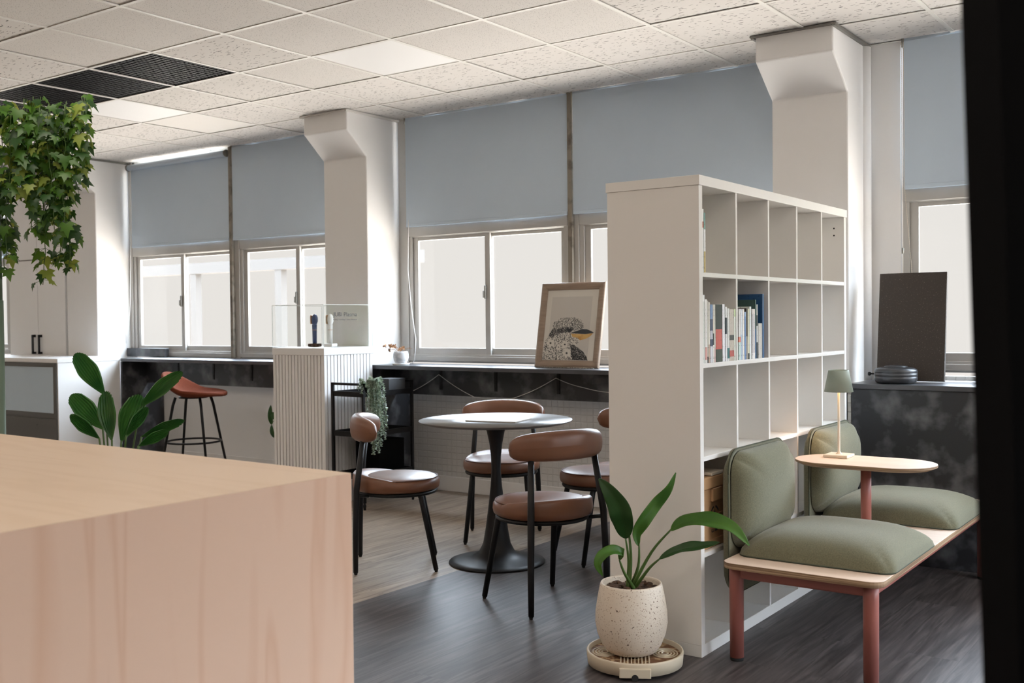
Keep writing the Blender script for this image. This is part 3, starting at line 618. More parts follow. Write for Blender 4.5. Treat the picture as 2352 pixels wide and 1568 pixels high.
# emblem: star inside a broken ring
em = MB(); cy_, cz_ = .120, .118; R_ = .034
pts = []
for k in range(10): a = PI/2+k*PI/5; rr = R_*.92 if k % 2 == 0 else R_*.36; pts.append((cy_+rr*math.cos(a), cz_+rr*math.sin(a)))
em.add([(.0085, y, z) for y, z in pts]+[(.0085, cy_, cz_)], [(k, (k+1) % 10, 10) for k in range(10)])
for s in range(5):
    a0 = PI/2+s*2*PI/5+.16; a1 = a0+2*PI/5-.32; P = []
    for k in range(9): a = a0+(a1-a0)*k/8; P.append([(.0085, cy_+r_*math.cos(a), cz_+r_*math.sin(a)) for r_ in (R_*.95, R_*1.2)])
    em.grid(P)
em.build('star_emblem', 'ink', t)
text_mesh('lettering', 'U.S. ARMY', .017, 'ink', t, basis((.0087, cy_, .064), (0, 1, 0), (0, 0, 1), (1, 0, 0)), width=.06, bold=True)
MB().box(-.02, -.001, -.0, 0, 0, .001).build('shadow_stop', 'tan', t) if False else None

# ------------------------------------------------------------------ bench
BZ = .372
t = thing('bench', 'long low plywood bench with terracotta legs in front of the white shelf', 'bench', (0, 0, 0))
bx0, bx1, by0, by1 = -1.615, -1.035, 3.545, 5.43
def rrect(x0, y0, x1, y1, r, n=6):
    P = []
    for cx, cy, a in ((x1-r, y0+r, -PI/2), (x1-r, y1-r, 0), (x0+r, y1-r, PI/2), (x0+r, y0+r, PI)):
        for k in range(n+1): P.append((cx+r*math.cos(a+k*PI/2/n), cy+r*math.sin(a+k*PI/2/n)))
    return P
MB().prism(rrect(bx0, by0, bx1, by1, .05), BZ-.022, BZ, 0, top=1).build('seat_board', ['plyedge', 'ply'], t, bevel=.0015)
ins = .055
fr = MB(); lx0, lx1, ly0, ly1 = bx0+ins-.02, bx1-ins, by0+ins+.015, by1-ins
for y in (ly0, ly1): fr.rbox(((lx0+lx1)/2, y, BZ-.045), ((lx1-lx0)/2, .016, .022), .008, 8)
for x in (lx0, lx1): fr.rbox((x, (ly0+ly1)/2, BZ-.045), (.016, (ly1-ly0)/2, .022), .008, 8)
fr.build('frame', 'pink', t)
for x in (lx0, lx1):
    for y in (ly0, ly1):
        l = MB().tube([(x, y, .012), (x, y, .30), (x, y, BZ-.024)], [.0255, .0265, .0265], 24).build('leg', 'pink', t)
        MB().tube([(x, y, 0), (x, y, .012)], .024, 20).build('foot', 'rub', l)
def dome(L, Wd, Hh, r, n=26, ex=4.0, pw=.42):
    # upholstered pad: flat base with rounded corners, domed face
    g = MB(); P = []
    for i in range(n+1):
        row = []
        for j in range(n+1):
            u, v_ = -1+2*i/n, -1+2*j/n; u = math.copysign(1-(1-abs(u))**1.6, u); v_ = math.copysign(1-(1-abs(v_))**1.6, v_)
            x, y = u*L/2, v_*Wd/2; cx, cy2 = L/2-r, Wd/2-r
            k = max(abs(u), abs(v_))
            if abs(u)*abs(v_) > 0:   # pull the corners onto a rounded rectangle
                d = Vector((abs(x)-cx*k, abs(y)-cy2*k)); rr = r*k
                if d.x > 0 and d.y > 0 and d.length > 1e-9:
                    m_ = max(d.x, d.y); d2 = d.normalized()*m_; x, y = math.copysign(cx*k+d2.x, x), math.copysign(cy2*k+d2.y, y)
            f = max(0, (1-abs(u)**ex)*(1-abs(v_)**ex))**pw
            row.append(Vector((x, y, Hh*f)))
        P.append(row)
    g.grid(P); g.grid([[Vector((p.x, p.y, -.004)) for p in r_] for r_ in P]); return g
def rim(L, Wd, r, z, t_): 
    q = rrect(-L/2, -Wd/2, L/2, Wd/2, r); q.append(q[0]); return MB().tube([(x, y, z) for x, y in q], t_, 6)
for y0, y1, lab in ((3.665, 4.265, 'sage green seat cushion at the near end'), (4.575, 5.175, 'sage green seat cushion at the far end')):
    d = dome(.575, y1-y0, .098, .05, ex=3.4, pw=.45); d.xf(Matrix.Translation((-1.318, (y0+y1)/2, BZ+.005))); c = d.build('seat_cushion', 'sage', t); c['label'] = lab
    rm = rim(.573, y1-y0-.002, .05, 0, .0028); rm.xf(Matrix.Translation((-1.318, (y0+y1)/2, BZ+.004))); rm.build('piping', 'sageb', c)
for y0, y1, lab in ((3.675, 4.255, 'sage green upright backrest at the near end'), (4.535, 5.125, 'sage green upright backrest at the far end')):
    ym = (y0+y1)/2; zt, zb = .765, .205
    sh = dome(zt-zb, y1-y0, .042, .09, ex=6, pw=.4); sh.xf(Matrix.Translation((-1.640, ym, (zt+zb)/2)) @ Matrix.Rotation(-PI/2, 4, 'Y')); c = sh.build('backrest', 'sage', t); c['label'] = lab
    z0_ = BZ+.012; fp = dome(zt-z0_-.012, y1-y0-.03, .082, .085, ex=3.6, pw=.42); fp.xf(Matrix.Translation((-1.632, ym, (zt-.012+z0_)/2)) @ Matrix.Rotation(PI/2, 4, 'Y')); fp.build('front_pad', 'sage', c)
    rm = rim(zt-zb-.004, y1-y0-.004, .09, 0, .003); rm.xf(Matrix.Translation((-1.638, ym, (zt+zb)/2)) @ Matrix.Rotation(-PI/2, 4, 'Y')); rm.build('piping', 'sageb', c)
# side table on the bench
t = thing('side_table', 'oval pale wood side table on a terracotta post rising from the bench', 'table', (aty(1989, 1120, 4.44).x, 4.44, 0)); SZ = .655
def stadium(L, Wd, n=16):
    r_ = Wd/2; P = []
    for k in range(n+1): a = -PI/2+PI*k/n; P.append((L/2-r_+r_*math.cos(a), r_*math.sin(a)))
    for k in range(n+1): a = PI/2+PI*k/n; P.append((-L/2+r_+r_*math.cos(a), r_*math.sin(a)))
    return P
st = MB(); A_ = stadium(.58, .33); B_ = stadium(.53, .28)
st.prism(A_, -.010, 0, 0, top=1); n = len(A_)
st.add([(x, y, -.010) for x, y in A_]+[(x, y, -.021) for x, y in B_], [(j, (j+1) % n, (j+1) % n+n, j+n) for j in range(n)]+[tuple(range(n, 2*n))], 0)
st.xf(Matrix.Translation((-.005, 0, SZ))); st.build('table_top', ['plyedge', 'ply'], t, bevel=.001)
MB().tube([(0, 0, BZ+.001), (0, 0, SZ-.021)], .0215, 28).build('post', 'pink', t)
MB().lathe([(.0, BZ+.001), (.05, BZ+.001), (.05, BZ+.005), (.022, BZ+.008)], seg=32).build('post_flange', 'pink', t)
# lamp
lp = atz(1927, 1049, SZ); t = thing('table_lamp', 'small cordless lamp with grey green shade and square cream base', 'lamp', (lp.x, lp.y, SZ+.0005), .0)
MB().box(-.052, -.052, 0, .052, .052, .013).build('base', 'cream', t, bevel=.003)
MB().lathe([(.014, .013), (.009, .017), (.0055, .026), (.0052, .30)], seg=20).build('stem', 'cream', t)
sh = MB().lathe([(.040, .372), (.0405, .376), (.042, .376), (.0435, .372), (.061, .282), (.0595, .282), (.041, .371)], seg=48); sh.lathe([(.037, .366), (0, .366)], seg=48); sh.build('lamp_shade', 'lampgreen', t)
MB().lathe([(.0, .362), (.03, .362), (.03, .350), (0, .350)], seg=32).build('led_disc', 'warm', t)
L = bpy.data.lights.new('lamp_glow', 'POINT'); L.energy = 2.6; L.color = (1, .6, .34); L.shadow_soft_size = .015; lo = bpy.data.objects.new('lamp_glow', L); C.objects.link(lo); lo.location = (0, 0, .325); lo.parent = t

# ------------------------------------------------------------------ round table and chairs
TC = (-3.255, 4.395)
t = thing('round_table', 'round stone topped table on a black tulip base', 'table', (*TC, 0))
MB().lathe([(0, .729), (.375, .729), (.398, .738), (.4005, .742), (.399, .745), (0, .745)], seg=96).build('table_top', 'concrete', t)
MB().lathe([(.0, .728), (.37, .728), (.395, .7375)], seg=96).build('top_underside', 'black', t)
MB().lathe([(.0, 0), (.250, 0), (.2515, .006), (.249, .010), (.21, .016), (.14, .030), (.095, .055), (.072, .10), (.058, .18), (.044, .28), (.030, .40), (.0245, .48), (.026, .55), (.034, .62), (.046, .68), (.056, .71), (.10, .7275)], seg=64).build('tulip_base', 'black', t)
mg = MB(); mg.box(-.14, -.105, 0, .14, .105, .006); mgz = mg.build('magazine', 'paper2', bevel=.001); mp = atz(1145, 964, .748)
mgz.location = (mp.x, mp.y, .7455); mgz.rotation_euler = (0, 0, math.radians(12)); tag(mgz, 'grey magazine lying on the round table', 'magazine')
M['cover'] = mat('grey_cover', srgb(150, 150, 150), .35, noise=(9, srgb(120, 122, 124), .4, .6, 5)); MB().box(-.14, -.105, .0062, .14, .105, .0068).build('cover', 'cover', mgz)

def make_chair(lab, loc, fwd):
    t = thing('dining_chair', lab, 'chair', (*loc, 0), math.atan2(fwd[1], fwd[0])-PI/2, 'brown leather round seat chairs')
    # seat pad with crown
    R0 = .222
    m = MB().lathe([(0, .395), (R0-.02, .397), (R0-.004, .407), (R0, .425), (R0-.002, .447), (R0-.012, .459), (R0-.03, .466), (.10, .473), (0, .475)], seg=64); m.build('seat', 'leather', t)
    MB().tube([(math.cos(a)*(R0-.011), math.sin(a)*(R0-.011), .4605) for a in [2*PI*k/64 for k in range(65)]], .0022, 6).build('seat_piping', 'seam', t)
    # rear bolster rising round the back of the seat
    P = []
    for k in range(33):
        a = PI+PI*k/32; q = math.sin(PI*k/32)**.8; ro = R0+.006*q; zt = .458+.034*q; wi = .012+.05*q
        P.append([Vector((math.cos(a)*r_, math.sin(a)*r_, z)) for r_, z in ((ro-.02, .398), (ro-.003, .406), (ro+.001, .43), (ro-.002, zt-.012), (ro-.010, zt-.002), (ro-.022, zt), (ro-.03-wi*.5, zt-.012*q-.004), (ro-.03-wi, .465))])
    MB().grid(P).build('seat_bolster', 'leather', t)
    # frame ring
    MB().tube([(math.cos(a)*(R0-.022), math.sin(a)*(R0-.022), .3885) for a in [2*PI*k/48 for k in range(49)]], .0105, 10, cap=False).build('seat_frame', 'black', t)
    for s in (-1, 1):
        l = MB().tube([(s*.150, .115, .385), (s*.155, .125, .37), (s*.188, .195, .012)], [.0125, .0145, .0125], 14).build('leg', 'black', t)
        MB().tube([(s*.1885, .196, .0), (s*.188, .195, .014)], [.007, .011], 12).build('foot', 'rub', l)
        l = MB().tube([(s*.203, -.205, .012), (s*.201, -.203, .20), (s*.193, -.196, .42), (s*.166, -.160, .69)], [.0125, .0145, .0155, .0135], 14).build('rear_leg', 'black', t)
        MB().tube([(s*.2035, -.2045, .0), (s*.203, -.205, .014)], [.007, .011], 12).build('foot', 'rub', l)
        MB().tube([(s*.192, -.197, .395), (s*.150, -.140, .384)], .009, 10).build('frame_stub', 'black', t)
    # curved backrest: swept pill
    P = []; n = 34; Rb = .26; A = math.radians(64)
    for k in range(n+1):
        u = -1+2*k/n; a = -PI/2+u*A; e = max(0, 1-abs(u)**9)**.5 if abs(u) < 1 else 0
        e = max(e, .02); hh = (.066-.014*abs(u)**2)*e; tt = (.036)*e; cz = .722-.012*abs(u)**2
        c = Vector((math.cos(a)*Rb, math.sin(a)*Rb*.76-.003, cz)); nr = Vector((math.cos(a), math.sin(a), 0))
        ring = []
        for j in range(20):
            b = 2*PI*j/20; ca, sa = math.cos(b), math.sin(b); ring.append(c+nr*(tt*math.copysign(abs(ca)**.8, ca))+Vector((0, 0, hh*math.copysign(abs(sa)**.75, sa))))
        ring.append(ring[0]); P.append(ring)
    MB().grid(P).build('backrest', 'leather', t)
    Q = []
    for k in range(25):
        u = -1+2*k/24; a = -PI/2+u*A*.93; cz = .722+.035-.05*u*u; Q.append((math.cos(a)*(Rb+.031), math.sin(a)*(Rb*.76+.031*.95), cz))
    MB().tube(Q, .0013, 5).build('backrest_seam', 'seam', t)
    return t
make_chair('brown leather chair with its back to the viewer, nearest right of the round table', (-2.625, 3.888), (-.93, .365))
make_chair('brown leather chair in side view left of the round table', (-3.655, 4.07), (.76, .65))
make_chair('brown leather chair behind the round table, facing the viewer by the counter', (-3.59, 4.90), (.5, -.866))
make_chair('brown leather chair half hidden behind the white shelf end panel', (-2.86, 4.80), (-.55, -.83))

# ------------------------------------------------------------------ pedestal, display case
px0, px1, py0, py1 = -5.745, -5.232, 5.10, 5.585
t = thing('display_pedestal', 'white fluted display pedestal with vertical brown grooves', 'pedestal', ((px0+px1)/2, (py0+py1)/2, 0))
a_, b_ = (px1-px0)/2, (py1-py0)/2
MB().box(-a_+.008, -b_+.008, 0, a_-.008, b_-.008, 1.03).build('core', 'groove', t)
s = MB(); n = 16; p = 2*a_/n
for k in range(n):
    for sy in (-1,): s.box(-a_+k*p+.002, -b_, 0, -a_+(k+1)*p-.006, -b_+.01, 1.03)
n = 15; p = 2*b_/n
for k in range(n):
    for sx in (-1, 1): s.box(sx*a_-(.01 if sx > 0 else 0), -b_+k*p+.002, 0, sx*a_+(.01 if sx < 0 else 0), -b_+(k+1)*p-.006, 1.03)
s.build('slat_cladding', 'white', t)
CZ = 1.031
t = thing('display_case', 'clear acrylic display case with white base on the fluted pedestal', 'display case', ((px0+px1)/2, (py0+py1)/2, CZ))
MB().box(-a_-.004, -b_-.004, 0, a_+.004, b_+.004, .050).build('base', 'white', t, bevel=.003)
gh = .345; g = MB()
for sx in (-1, 1): g.box(min(sx*a_, sx*(a_-.005)), -b_, .051, max(sx*a_, sx*(a_-.005)), b_, gh)
for sy in (-1, 1): g.box(-a_+.005, min(sy*b_, sy*(b_-.005)), .051, a_-.005, max(sy*b_, sy*(b_-.005)), gh)
g.box(-a_, -b_, gh, a_, b_, gh+.005); g = MB(); k_ = .002
g.add([(-a_, -b_, .051), (a_, -b_, .051), (a_, b_, .051), (-a_, b_, .051), (-a_, -b_, gh+k_), (a_, -b_, gh+k_), (a_, b_, gh+k_), (-a_, b_, gh+k_)], [(0, 1, 5, 4), (1, 2, 6, 5), (2, 3, 7, 6), (3, 0, 4, 7), (4, 5, 6, 7)])
g.build('acrylic_cover', 'acryl', t)
e = MB(); q = .0016
for sx in (-1, 1):
    for sy in (-1, 1): e.box(sx*a_-q, sy*b_-q, .051, sx*a_+q, sy*b_+q, gh+.005)
    e.box(sx*a_-q, -b_, gh+.003, sx*a_+q, b_, gh+.006)
for sy in (-1, 1): e.box(-a_, sy*b_-q, gh+.003, a_, sy*b_+q, gh+.006)
e.build('cover_edges', 'acedge', t)
tm = lambda y, z: basis((a_+.001, y, z), (0, 1, 0), (0, 0, 1), (1, 0, 0))
cy0 = atx(793, 722, px1).y-(py0+py1)/2; z1_ = atx(793, 722, px1).z-CZ
text_mesh('lettering', 'JUBI Plasma', .042, 'ink', t, tm(cy0, z1_), width=.235)
text_mesh('small_lettering', 'Evolving Technology in Beauty Refinement', .012, 'ink', t, tm(cy0, z1_-.035), width=.235)
def wand(x, y, mt, lab, stand, standlab):
    z = CZ+.0505
    st_ = MB().rbox((0, 0, .012), (.042, .03, .012), .004, 8).build('display_stand', stand); st_.location = (x, y, z); tag(st_, standlab, 'stand')
    t = thing('beauty_device', lab, 'device', (x, y, z+.0245), math.radians(20))
    m = MB().tube([(0, 0, 0), (0, 0, .10), (0, 0, .135)], [.0155, .0165, .018], 20); m.build('handle', mt, t)
    MB().tube([(0, 0, .096), (0, 0, .099)], .0175, 20).build('ring', 'gold', t)
    m = MB().tube([(0, 0, .128), (.001, 0, .145), (.003, 0, .160), (.003, 0, .185), (.001, 0, .200), (-.002, 0, .208), (-.004, 0, .210)], [.017, .021, .026, .026, .021, .012, .002], 24, flat=.8); m.build('head', mt, t)
    m = MB().rbox((-.022, 0, .172), (.006, .0155, .033), .0055, 10); m.build('bezel', 'gold', t)
    m = MB().rbox((-.0265, 0, .172), (.003, .0125, .029), .0028, 8); m.build('lens', 'dglass', t)
p1 = atz(723, 792, CZ+.06); wx = lambda px, Y: aty(px, 790, Y).x
wand(wx(723, 5.36), 5.36, 'navy', 'navy handheld beauty wand standing in the display case', 'soil', 'dark brown block under the navy wand')
wand(wx(759, 5.40), 5.40, 'white', 'white handheld beauty wand standing in the display case', 'white', 'white block under the white wand')

# ------------------------------------------------------------------ trolley
t = thing('serving_trolley', 'black metal three tier trolley beside the fluted pedestal', 'trolley', (-5.03, 5.365, 0)); ax, ay = .142, .245
for sx in (-1, 1):
    for sy in (-1, 1):
        l = MB().box(sx*ax-.009, sy*ay-.009, .045, sx*ax+.009, sy*ay+.009, .848).build('post', 'black', t, bevel=.001)
        MB().tube([(sx*ax, sy*ay, 0), (sx*ax, sy*ay, .03), (sx*ax, sy*ay, .045)], [.008, .012, .005], 12).build('foot', 'black', l)
for sy in (-1, 1): MB().box(-ax-.009, sy*ay-.009, .832, ax+.009, sy*ay+.009, .848).build('handle', 'black', t, bevel=.001)
for z in (.755, .485, .20):
    m = MB(); m.box(-ax, -ay, z, ax, ay, z+.004)
    for sx in (-1, 1): m.box(sx*ax-.004, -ay, z, sx*ax+.004, ay, z+.035)
    for sy in (-1, 1): m.box(-ax, sy*ay-.004, z, ax, sy*ay+.004, z+.035)
    m.build('tray', 'black', t)
o = MB().box(-.065, -.085, 0, .065, .085, .095).build('black_box', 'felt', bevel=.002); q = aty(892, 890, 5.47); o.location = (q.x+.0, 5.49, .7595); tag(o, 'small black box on top of the trolley', 'box')
MB().box(-.066, -.086, .0955, .066, .086, .103).build('lid', 'felt', o, bevel=.002)
o = MB().box(-.11, -.13, 0, .11, .13, .24).build('dark_bin', 'blackm', bevel=.004); o.location = (-5.02, 5.42, .2045); tag(o, 'dark storage box inside the lower trolley tier', 'box')
# trailing plant
t = thing('trailing_plant', 'silver green artificial trailing plant hanging over the trolley edge', 'plant', (*aty(845, 885, 5.18).xy, .7595))
bp_ = Vector(t.location)
MB().lathe([(0, 0), (.035, 0), (.045, .06), (.04, .06), (.036, .05), (0, .05)], seg=24).build('pot', 'blackm', t)
def disc_leaf(mb, c, d, nrm, L_, W_, mi=0, n=5, curl=.0):
    d = d.normalized(); s = d.cross(nrm).normalized(); nn = s.cross(d); pts = []
    for k in range(n+1): u = k/n; w = W_*math.sin(PI*min(1, u*.9+.08))**.7; pts.append((u, w))
    vs = []; 
    for u, w in pts: vs += [c+d*(L_*u)+s*w-nn*(curl*L_*u*u)+nn*w*.25, c+d*(L_*u)-nn*(curl*L_*u*u), c+d*(L_*u)-s*w-nn*(curl*L_*u*u)+nn*w*.25]
    mb.add(vs, [f for k in range(n) for f in ((3*k, 3*k+1, 3*k+4, 3*k+3), (3*k+1, 3*k+2, 3*k+5, 3*k+4))], mi, True)
rnd = lambda s=1: Vector((random.uniform(-s, s), random.uniform(-s, s), random.uniform(-s, s)))
lf = MB(); stm = MB()
ends = [(842, 960), (866, 1010), (880, 1000), (856, 1020), (870, 1040), (848, 985), (862, 1000), (876, 1025), (884, 1010), (858, 1045), (868, 960), (888, 985), (850, 940), (830, 905), (872, 985), (880, 940), (862, 1032), (822, 895)]
for k, (ex, ey) in enumerate(ends):
    e_ = aty(ex, ey, 5.06+.05*random.random()); s_ = bp_+Vector((0, 0, .06)); mid = aty(845+(ex-845)*.6+random.uniform(-6, 6), 868+random.uniform(-2, 10), 5.11)
    P = [s_.lerp(mid, u*1.0) for u in (0, .5)]+[mid]
    for u in (.2, .4, .6, .8, 1): q = mid.lerp(e_, u); q.x = mid.x+(e_.x-mid.x)*u**.6; q = q+rnd(.004); P.append(q)
    stm.tube(P, .0013, 5)
    for a, b_ in zip(P, P[1:]):
        n = max(2, int((b_-a).length/.008))
        for j in range(n):
            c = a.lerp(b_, j/n); ax_ = (b_-a).normalized(); d = ax_.cross(rnd()).normalized()
            for sg in (-1, 1): disc_leaf(lf, c, (d*sg+ax_*.3), ax_+rnd(.5), .016*random.uniform(.7, 1.2), .0074, random.randint(0, 0), 4)
lf2 = lf.build('foliage', 'silver'); 
for ob in (lf2, stm.build('stems', 'stem')): ob.parent = t; ob.matrix_parent_inverse = Matrix.Translation(-bp_)

# ------------------------------------------------------------------ stool
sc = aty(443, 880, 5.28); t = thing('bar_stool', 'rust orange bucket seat bar stool on black legs at the left counter', 'stool', (sc.x, 5.28, 0), math.radians(28))
P = []
for i in range(11):
    u = i/10; row = []
    for k in range(49):
        a = 2*PI*k/48; back = max(0, -math.cos(a))**1.3; side = abs(math.sin(a)); R_ = .215+.05*max(0, math.cos(a))+.015*side
        z = .705+.028*u**2+(.155*back+.015*side)*u**2.2-.02*max(0, math.cos(a))*u**4
        rr = R_*u**.8*(1+.0*back); row.append(Vector((rr*math.cos(a)-.03*back*u**3*0, rr*math.sin(a)*.95, z)))
    P.append(row)
bs = MB().grid(P).build('seat_shell', 'rustfab', t); so = bs.modifiers.new('s', 'SOLIDIFY'); so.thickness = .03; so.offset = -1; sb = bs.modifiers.new('b', 'SUBSURF'); sb.levels = sb.render_levels = 1
MB().lathe([(0, .672), (.11, .672), (.11, .684), (0, .684)], seg=32).build('seat_plate', 'black', t)
for sx in (-1, 1):
    for sy in (-1, 1):
        l = MB().tube([(sx*.10, sy*.10, .682), (sx*.115, sy*.115, .62), (sx*.205, sy*.205, .005)], [.011, .011, .009], 12).build('leg', 'black', t)
        MB().tube([(sx*.205, sy*.205, 0), (sx*.205, sy*.205, .008)], .011, 10).build('foot', 'rub', l)
MB().tube([(math.cos(a)*.208, math.sin(a)*.208, .33) for a in [2*PI*k/48 for k in range(49)]], .008, 10, cap=False).build('footring', 'black', t)

# ------------------------------------------------------------------ flower pot on the counter
q = aty(921, 832, 5.71); vp = Vector((q.x, 5.71, .945)); t = thing('flower_pot', 'small mottled white pot with dried blooms on the window counter', 'plant', vp)
M['mottle'] = mat('mottled_ceramic', srgb(214, 214, 214), .5, noise=(25, srgb(176, 178, 182), .4, .6)); 
MB().lathe([(0, .012), (.038, .012), (.050, .030), (.056, .055), (.054, .080), (.048, .098), (.044, .098), (.048, .080), (.0, .075)], seg=40).build('pot', 'mottle', t)
MB().lathe([(0, 0), (.058, 0), (.064, .010), (.060, .0115), (0, .0115)], seg=40).build('saucer', 'white', t)
stm = MB(); fl = MB()
for k in range(11):
    e_ = Vector((random.uniform(-.13, .0) if k < 7 else random.uniform(0, .12), random.uniform(-.03, .03), random.uniform(.10, .145))); s_ = Vector((random.uniform(-.02, .02), random.uniform(-.02, .02), .075))
    stm.tube([s_, s_.lerp(e_, .5)+Vector((0, 0, .02)), e_], .0013, 5)
    if k < 7:
        for j in range(7): disc_leaf(fl, e_, rnd(), rnd(), .02, .008, 0, 4)
    
stm.build('stems', 'dry', t); fl.build('blooms', 'dry', t)

# ------------------------------------------------------------------ bird picture
fb = Vector((-3.94, 5.755, .949)); fwid, fht = .49, .565
t = thing('picture_frame', 'oak framed bird print leaning against the window', 'picture', fb); t.rotation_euler = (math.radians(-11), 0, 0)
m = MB(); bw = .048
pr_ = [(0, .022), (0, .004), (.003, 0), (.014, -.003), (.030, .000), (.038, .004), (.044, .006), (bw, .011), (bw, .016)]
cs_ = [(0, 0, 1, 1), (fwid, 0, -1, 1), (fwid, fht, -1, -1), (0, fht, 1, -1)]; cs_.append(cs_[0])
for (xa, za, ux, uz), (xb, zb, vx, vz) in zip(cs_, cs_[1:]): m.grid([[Vector((xa+ux*d_, y_, za+uz*d_)) for d_, y_ in pr_], [Vector((xb+vx*d_, y_, zb+vz*d_)) for d_, y_ in pr_]], smooth=False)
m.box(.004, .020, .004, fwid-.004, .024, fht-.004)
m.build('frame', 'frame', t)
MB().box(bw-.004, .013, bw-.004, fwid-bw+.004, .019, fht-bw+.004).build('backing', 'paper', t)
MB().box(bw+.038, .0122, bw, fwid-bw-.045, .0129, fht-bw-.045).build('inner_paper', 'paper2', t)
# bird, traced on a unit panel: picture px (crop) -> frame coordinates
def bp2(x, y):   # crop coordinates of the print, sheared frame removed
    v_ = (y-290)/(1308-290); xl = 375-100*v_; xr = 1090-92*v_; u_ = (x-xl)/(xr-xl)
    return (bw+u_*(fwid-2*bw), fht-bw-v_*(fht-2*bw))
def art(name, mt, pts, y):
    P = [bp2(*p) for p in pts]; n = len(P); cx = sum(p[0] for p in P)/n; cz = sum(p[1] for p in P)/n
    me = bmesh.new(); vs = [me.verts.new((x, y, z)) for x, z in P]; f = me.faces.new(vs); bmesh.ops.triangulate(me, faces=[f]); mm = bpy.data.meshes.new(name); me.to_mesh(mm); me.free()
    mm.materials.append(M[mt]); o = bpy.data.objects.new(name, mm); C.objects.link(o); o.parent = t; return o
def jag(pts, a=6, n=6):
    out = []
    for (x0, y0), (x1, y1) in zip(pts, pts[1:]):
        for k in range(n): u = k/n; out.append((x0+(x1-x0)*u+random.uniform(-a, a), y0+(y1-y0)*u+random.uniform(-a, a)))
    out.append(pts[-1]); return out
random.seed(3)
art('bird_body', 'ink2', jag([(285, 1300), (300, 1120), (330, 1020), (390, 920), (440, 860), (600, 830), (760, 850), (860, 960), (815, 1015), (775, 1090), (690, 1090), (700, 1200), (712, 1300)], 5)+[(700, 1303), (285, 1303)], .0118)
art('bird_wing', 'ink3', jag([(712, 1303), (690, 1180), (685, 1085), (730, 1085), (800, 1130), (870, 1190), (910, 1250), (928, 1303)], 4), .0116)
art('bird_crown', 'ink1', jag([(430, 870), (435, 800), (480, 740), (560, 700), (640, 690), (740, 685), (820, 715), (865, 760), (875, 840), (820, 870), (720, 890), (600, 850), (500, 880)], 7), .0114)
art('bird_mask', 'ink4', jag([(380, 960), (430, 860), (520, 850), (620, 830), (700, 820), (730, 860), (690, 905), (600, 910), (500, 930), (420, 990)], 7), .0112)
art('beak_upper', 'beakd', [(690, 915), (780, 885), (850, 858), (920, 862), (975, 885), (1018, 912), (960, 922), (900, 930), (800, 925)], .0110)
art('beak_lower', 'beaky', [(695, 925), (800, 928), (900, 932), (1005, 918), (960, 965), (900, 1000), (820, 1018), (790, 985), (720, 970)], .0108)
art('eye', 'ink', [(670+34*math.cos(a), 862+32*math.sin(a)) for a in [2*PI*k/20 for k in range(20)]], .0106)
art('eye_glint', 'paper', [(676+12*math.cos(a), 842+6*math.sin(a)) for a in [2*PI*k/12 for k in range(12)]], .0104)
for k, (fx, fy, fr_) in enumerate(((405, 1060, 70), (610, 1080, 60), (635, 1205, 68), (520, 1120, 40))):
    P = []
    for q in range(40): a = 2*PI*q/40; rr = fr_*(.62+.38*abs(math.sin(2.5*a))); P.append((fx+rr*math.cos(a)*.85, fy+rr*math.sin(a)))
    art('blossom', 'paper', P, .0109-.00005*k); art('blossom_centre', 'ink4', [(fx+fr_*.22*math.cos(a), fy+fr_*.22*math.sin(a)) for a in [2*PI*q/12 for q in range(12)]], .0105)
o = MB().add([Vector((x, y, z)) for x, y, z in [(0, 0, 0)]], []) if False else None
P = []
for k in range(13): u = k/12; P.append([Vector((fb.x+.05+.42*u, 5.735+.006*math.sin(k*2), .9475+.005*abs(math.sin(k*1.7)))), Vector((fb.x+.05+.42*u, 5.752, .9475+.003*math.sin(k)))])
o = MB().grid(P).build('crumpled_cloth', 'ink1'); sm = o.modifiers.new('s', 'SOLIDIFY'); sm.thickness = .004; tag(o, 'crumpled black and white cloth strip under the bird picture', 'cloth')

# ------------------------------------------------------------------ foreground wood counter
wc_ = atz(807, 1086, .90)
t = thing('wood_counter', 'large pale maple counter in the left foreground', 'counter', (wc_.x, wc_.y, 0), math.radians(-1.3))
MB().box(-2.6, -1.75, 0, 0, 0, .899).build('carcass', 'woodv', t, bevel=.0015)
MB().box(-2.6, -1.75, .8992, 0, 0, .9002).build('top_surface', 'woodh', t)

# ------------------------------------------------------------------ black door jamb at the right edge
A_ = atd(2207, 0, 1.0); B_ = atd(2258, 1568, 1.0); dr = (B_-A_); tp = A_-dr*((A_.z-2.76)/dr.z); bt = A_-dr*((A_.z-0)/dr.z)
rt = Vector((_r.x, _r.y, 0)).normalized(); fw = Vector((_f.x, _f.y, 0)).normalized()
m = MB(); vs = []
for p in (bt, tp):
    for a, b_ in ((0, 0), (.16, 0), (.16, -.05), (0.012, -.05)): vs.append(Vector((p.x, p.y, 2.755 if p is tp else 0))+rt*a+fw*b_)
m.add(vs, [(0, 1, 2, 3), (4, 7, 6, 5), (0, 4, 5, 1), (1, 5, 6, 2), (2, 6, 7, 3), (3, 7, 4, 0)])
struct(m.build('door_1', 'blackm'), 'black door edge close to the viewer at right')

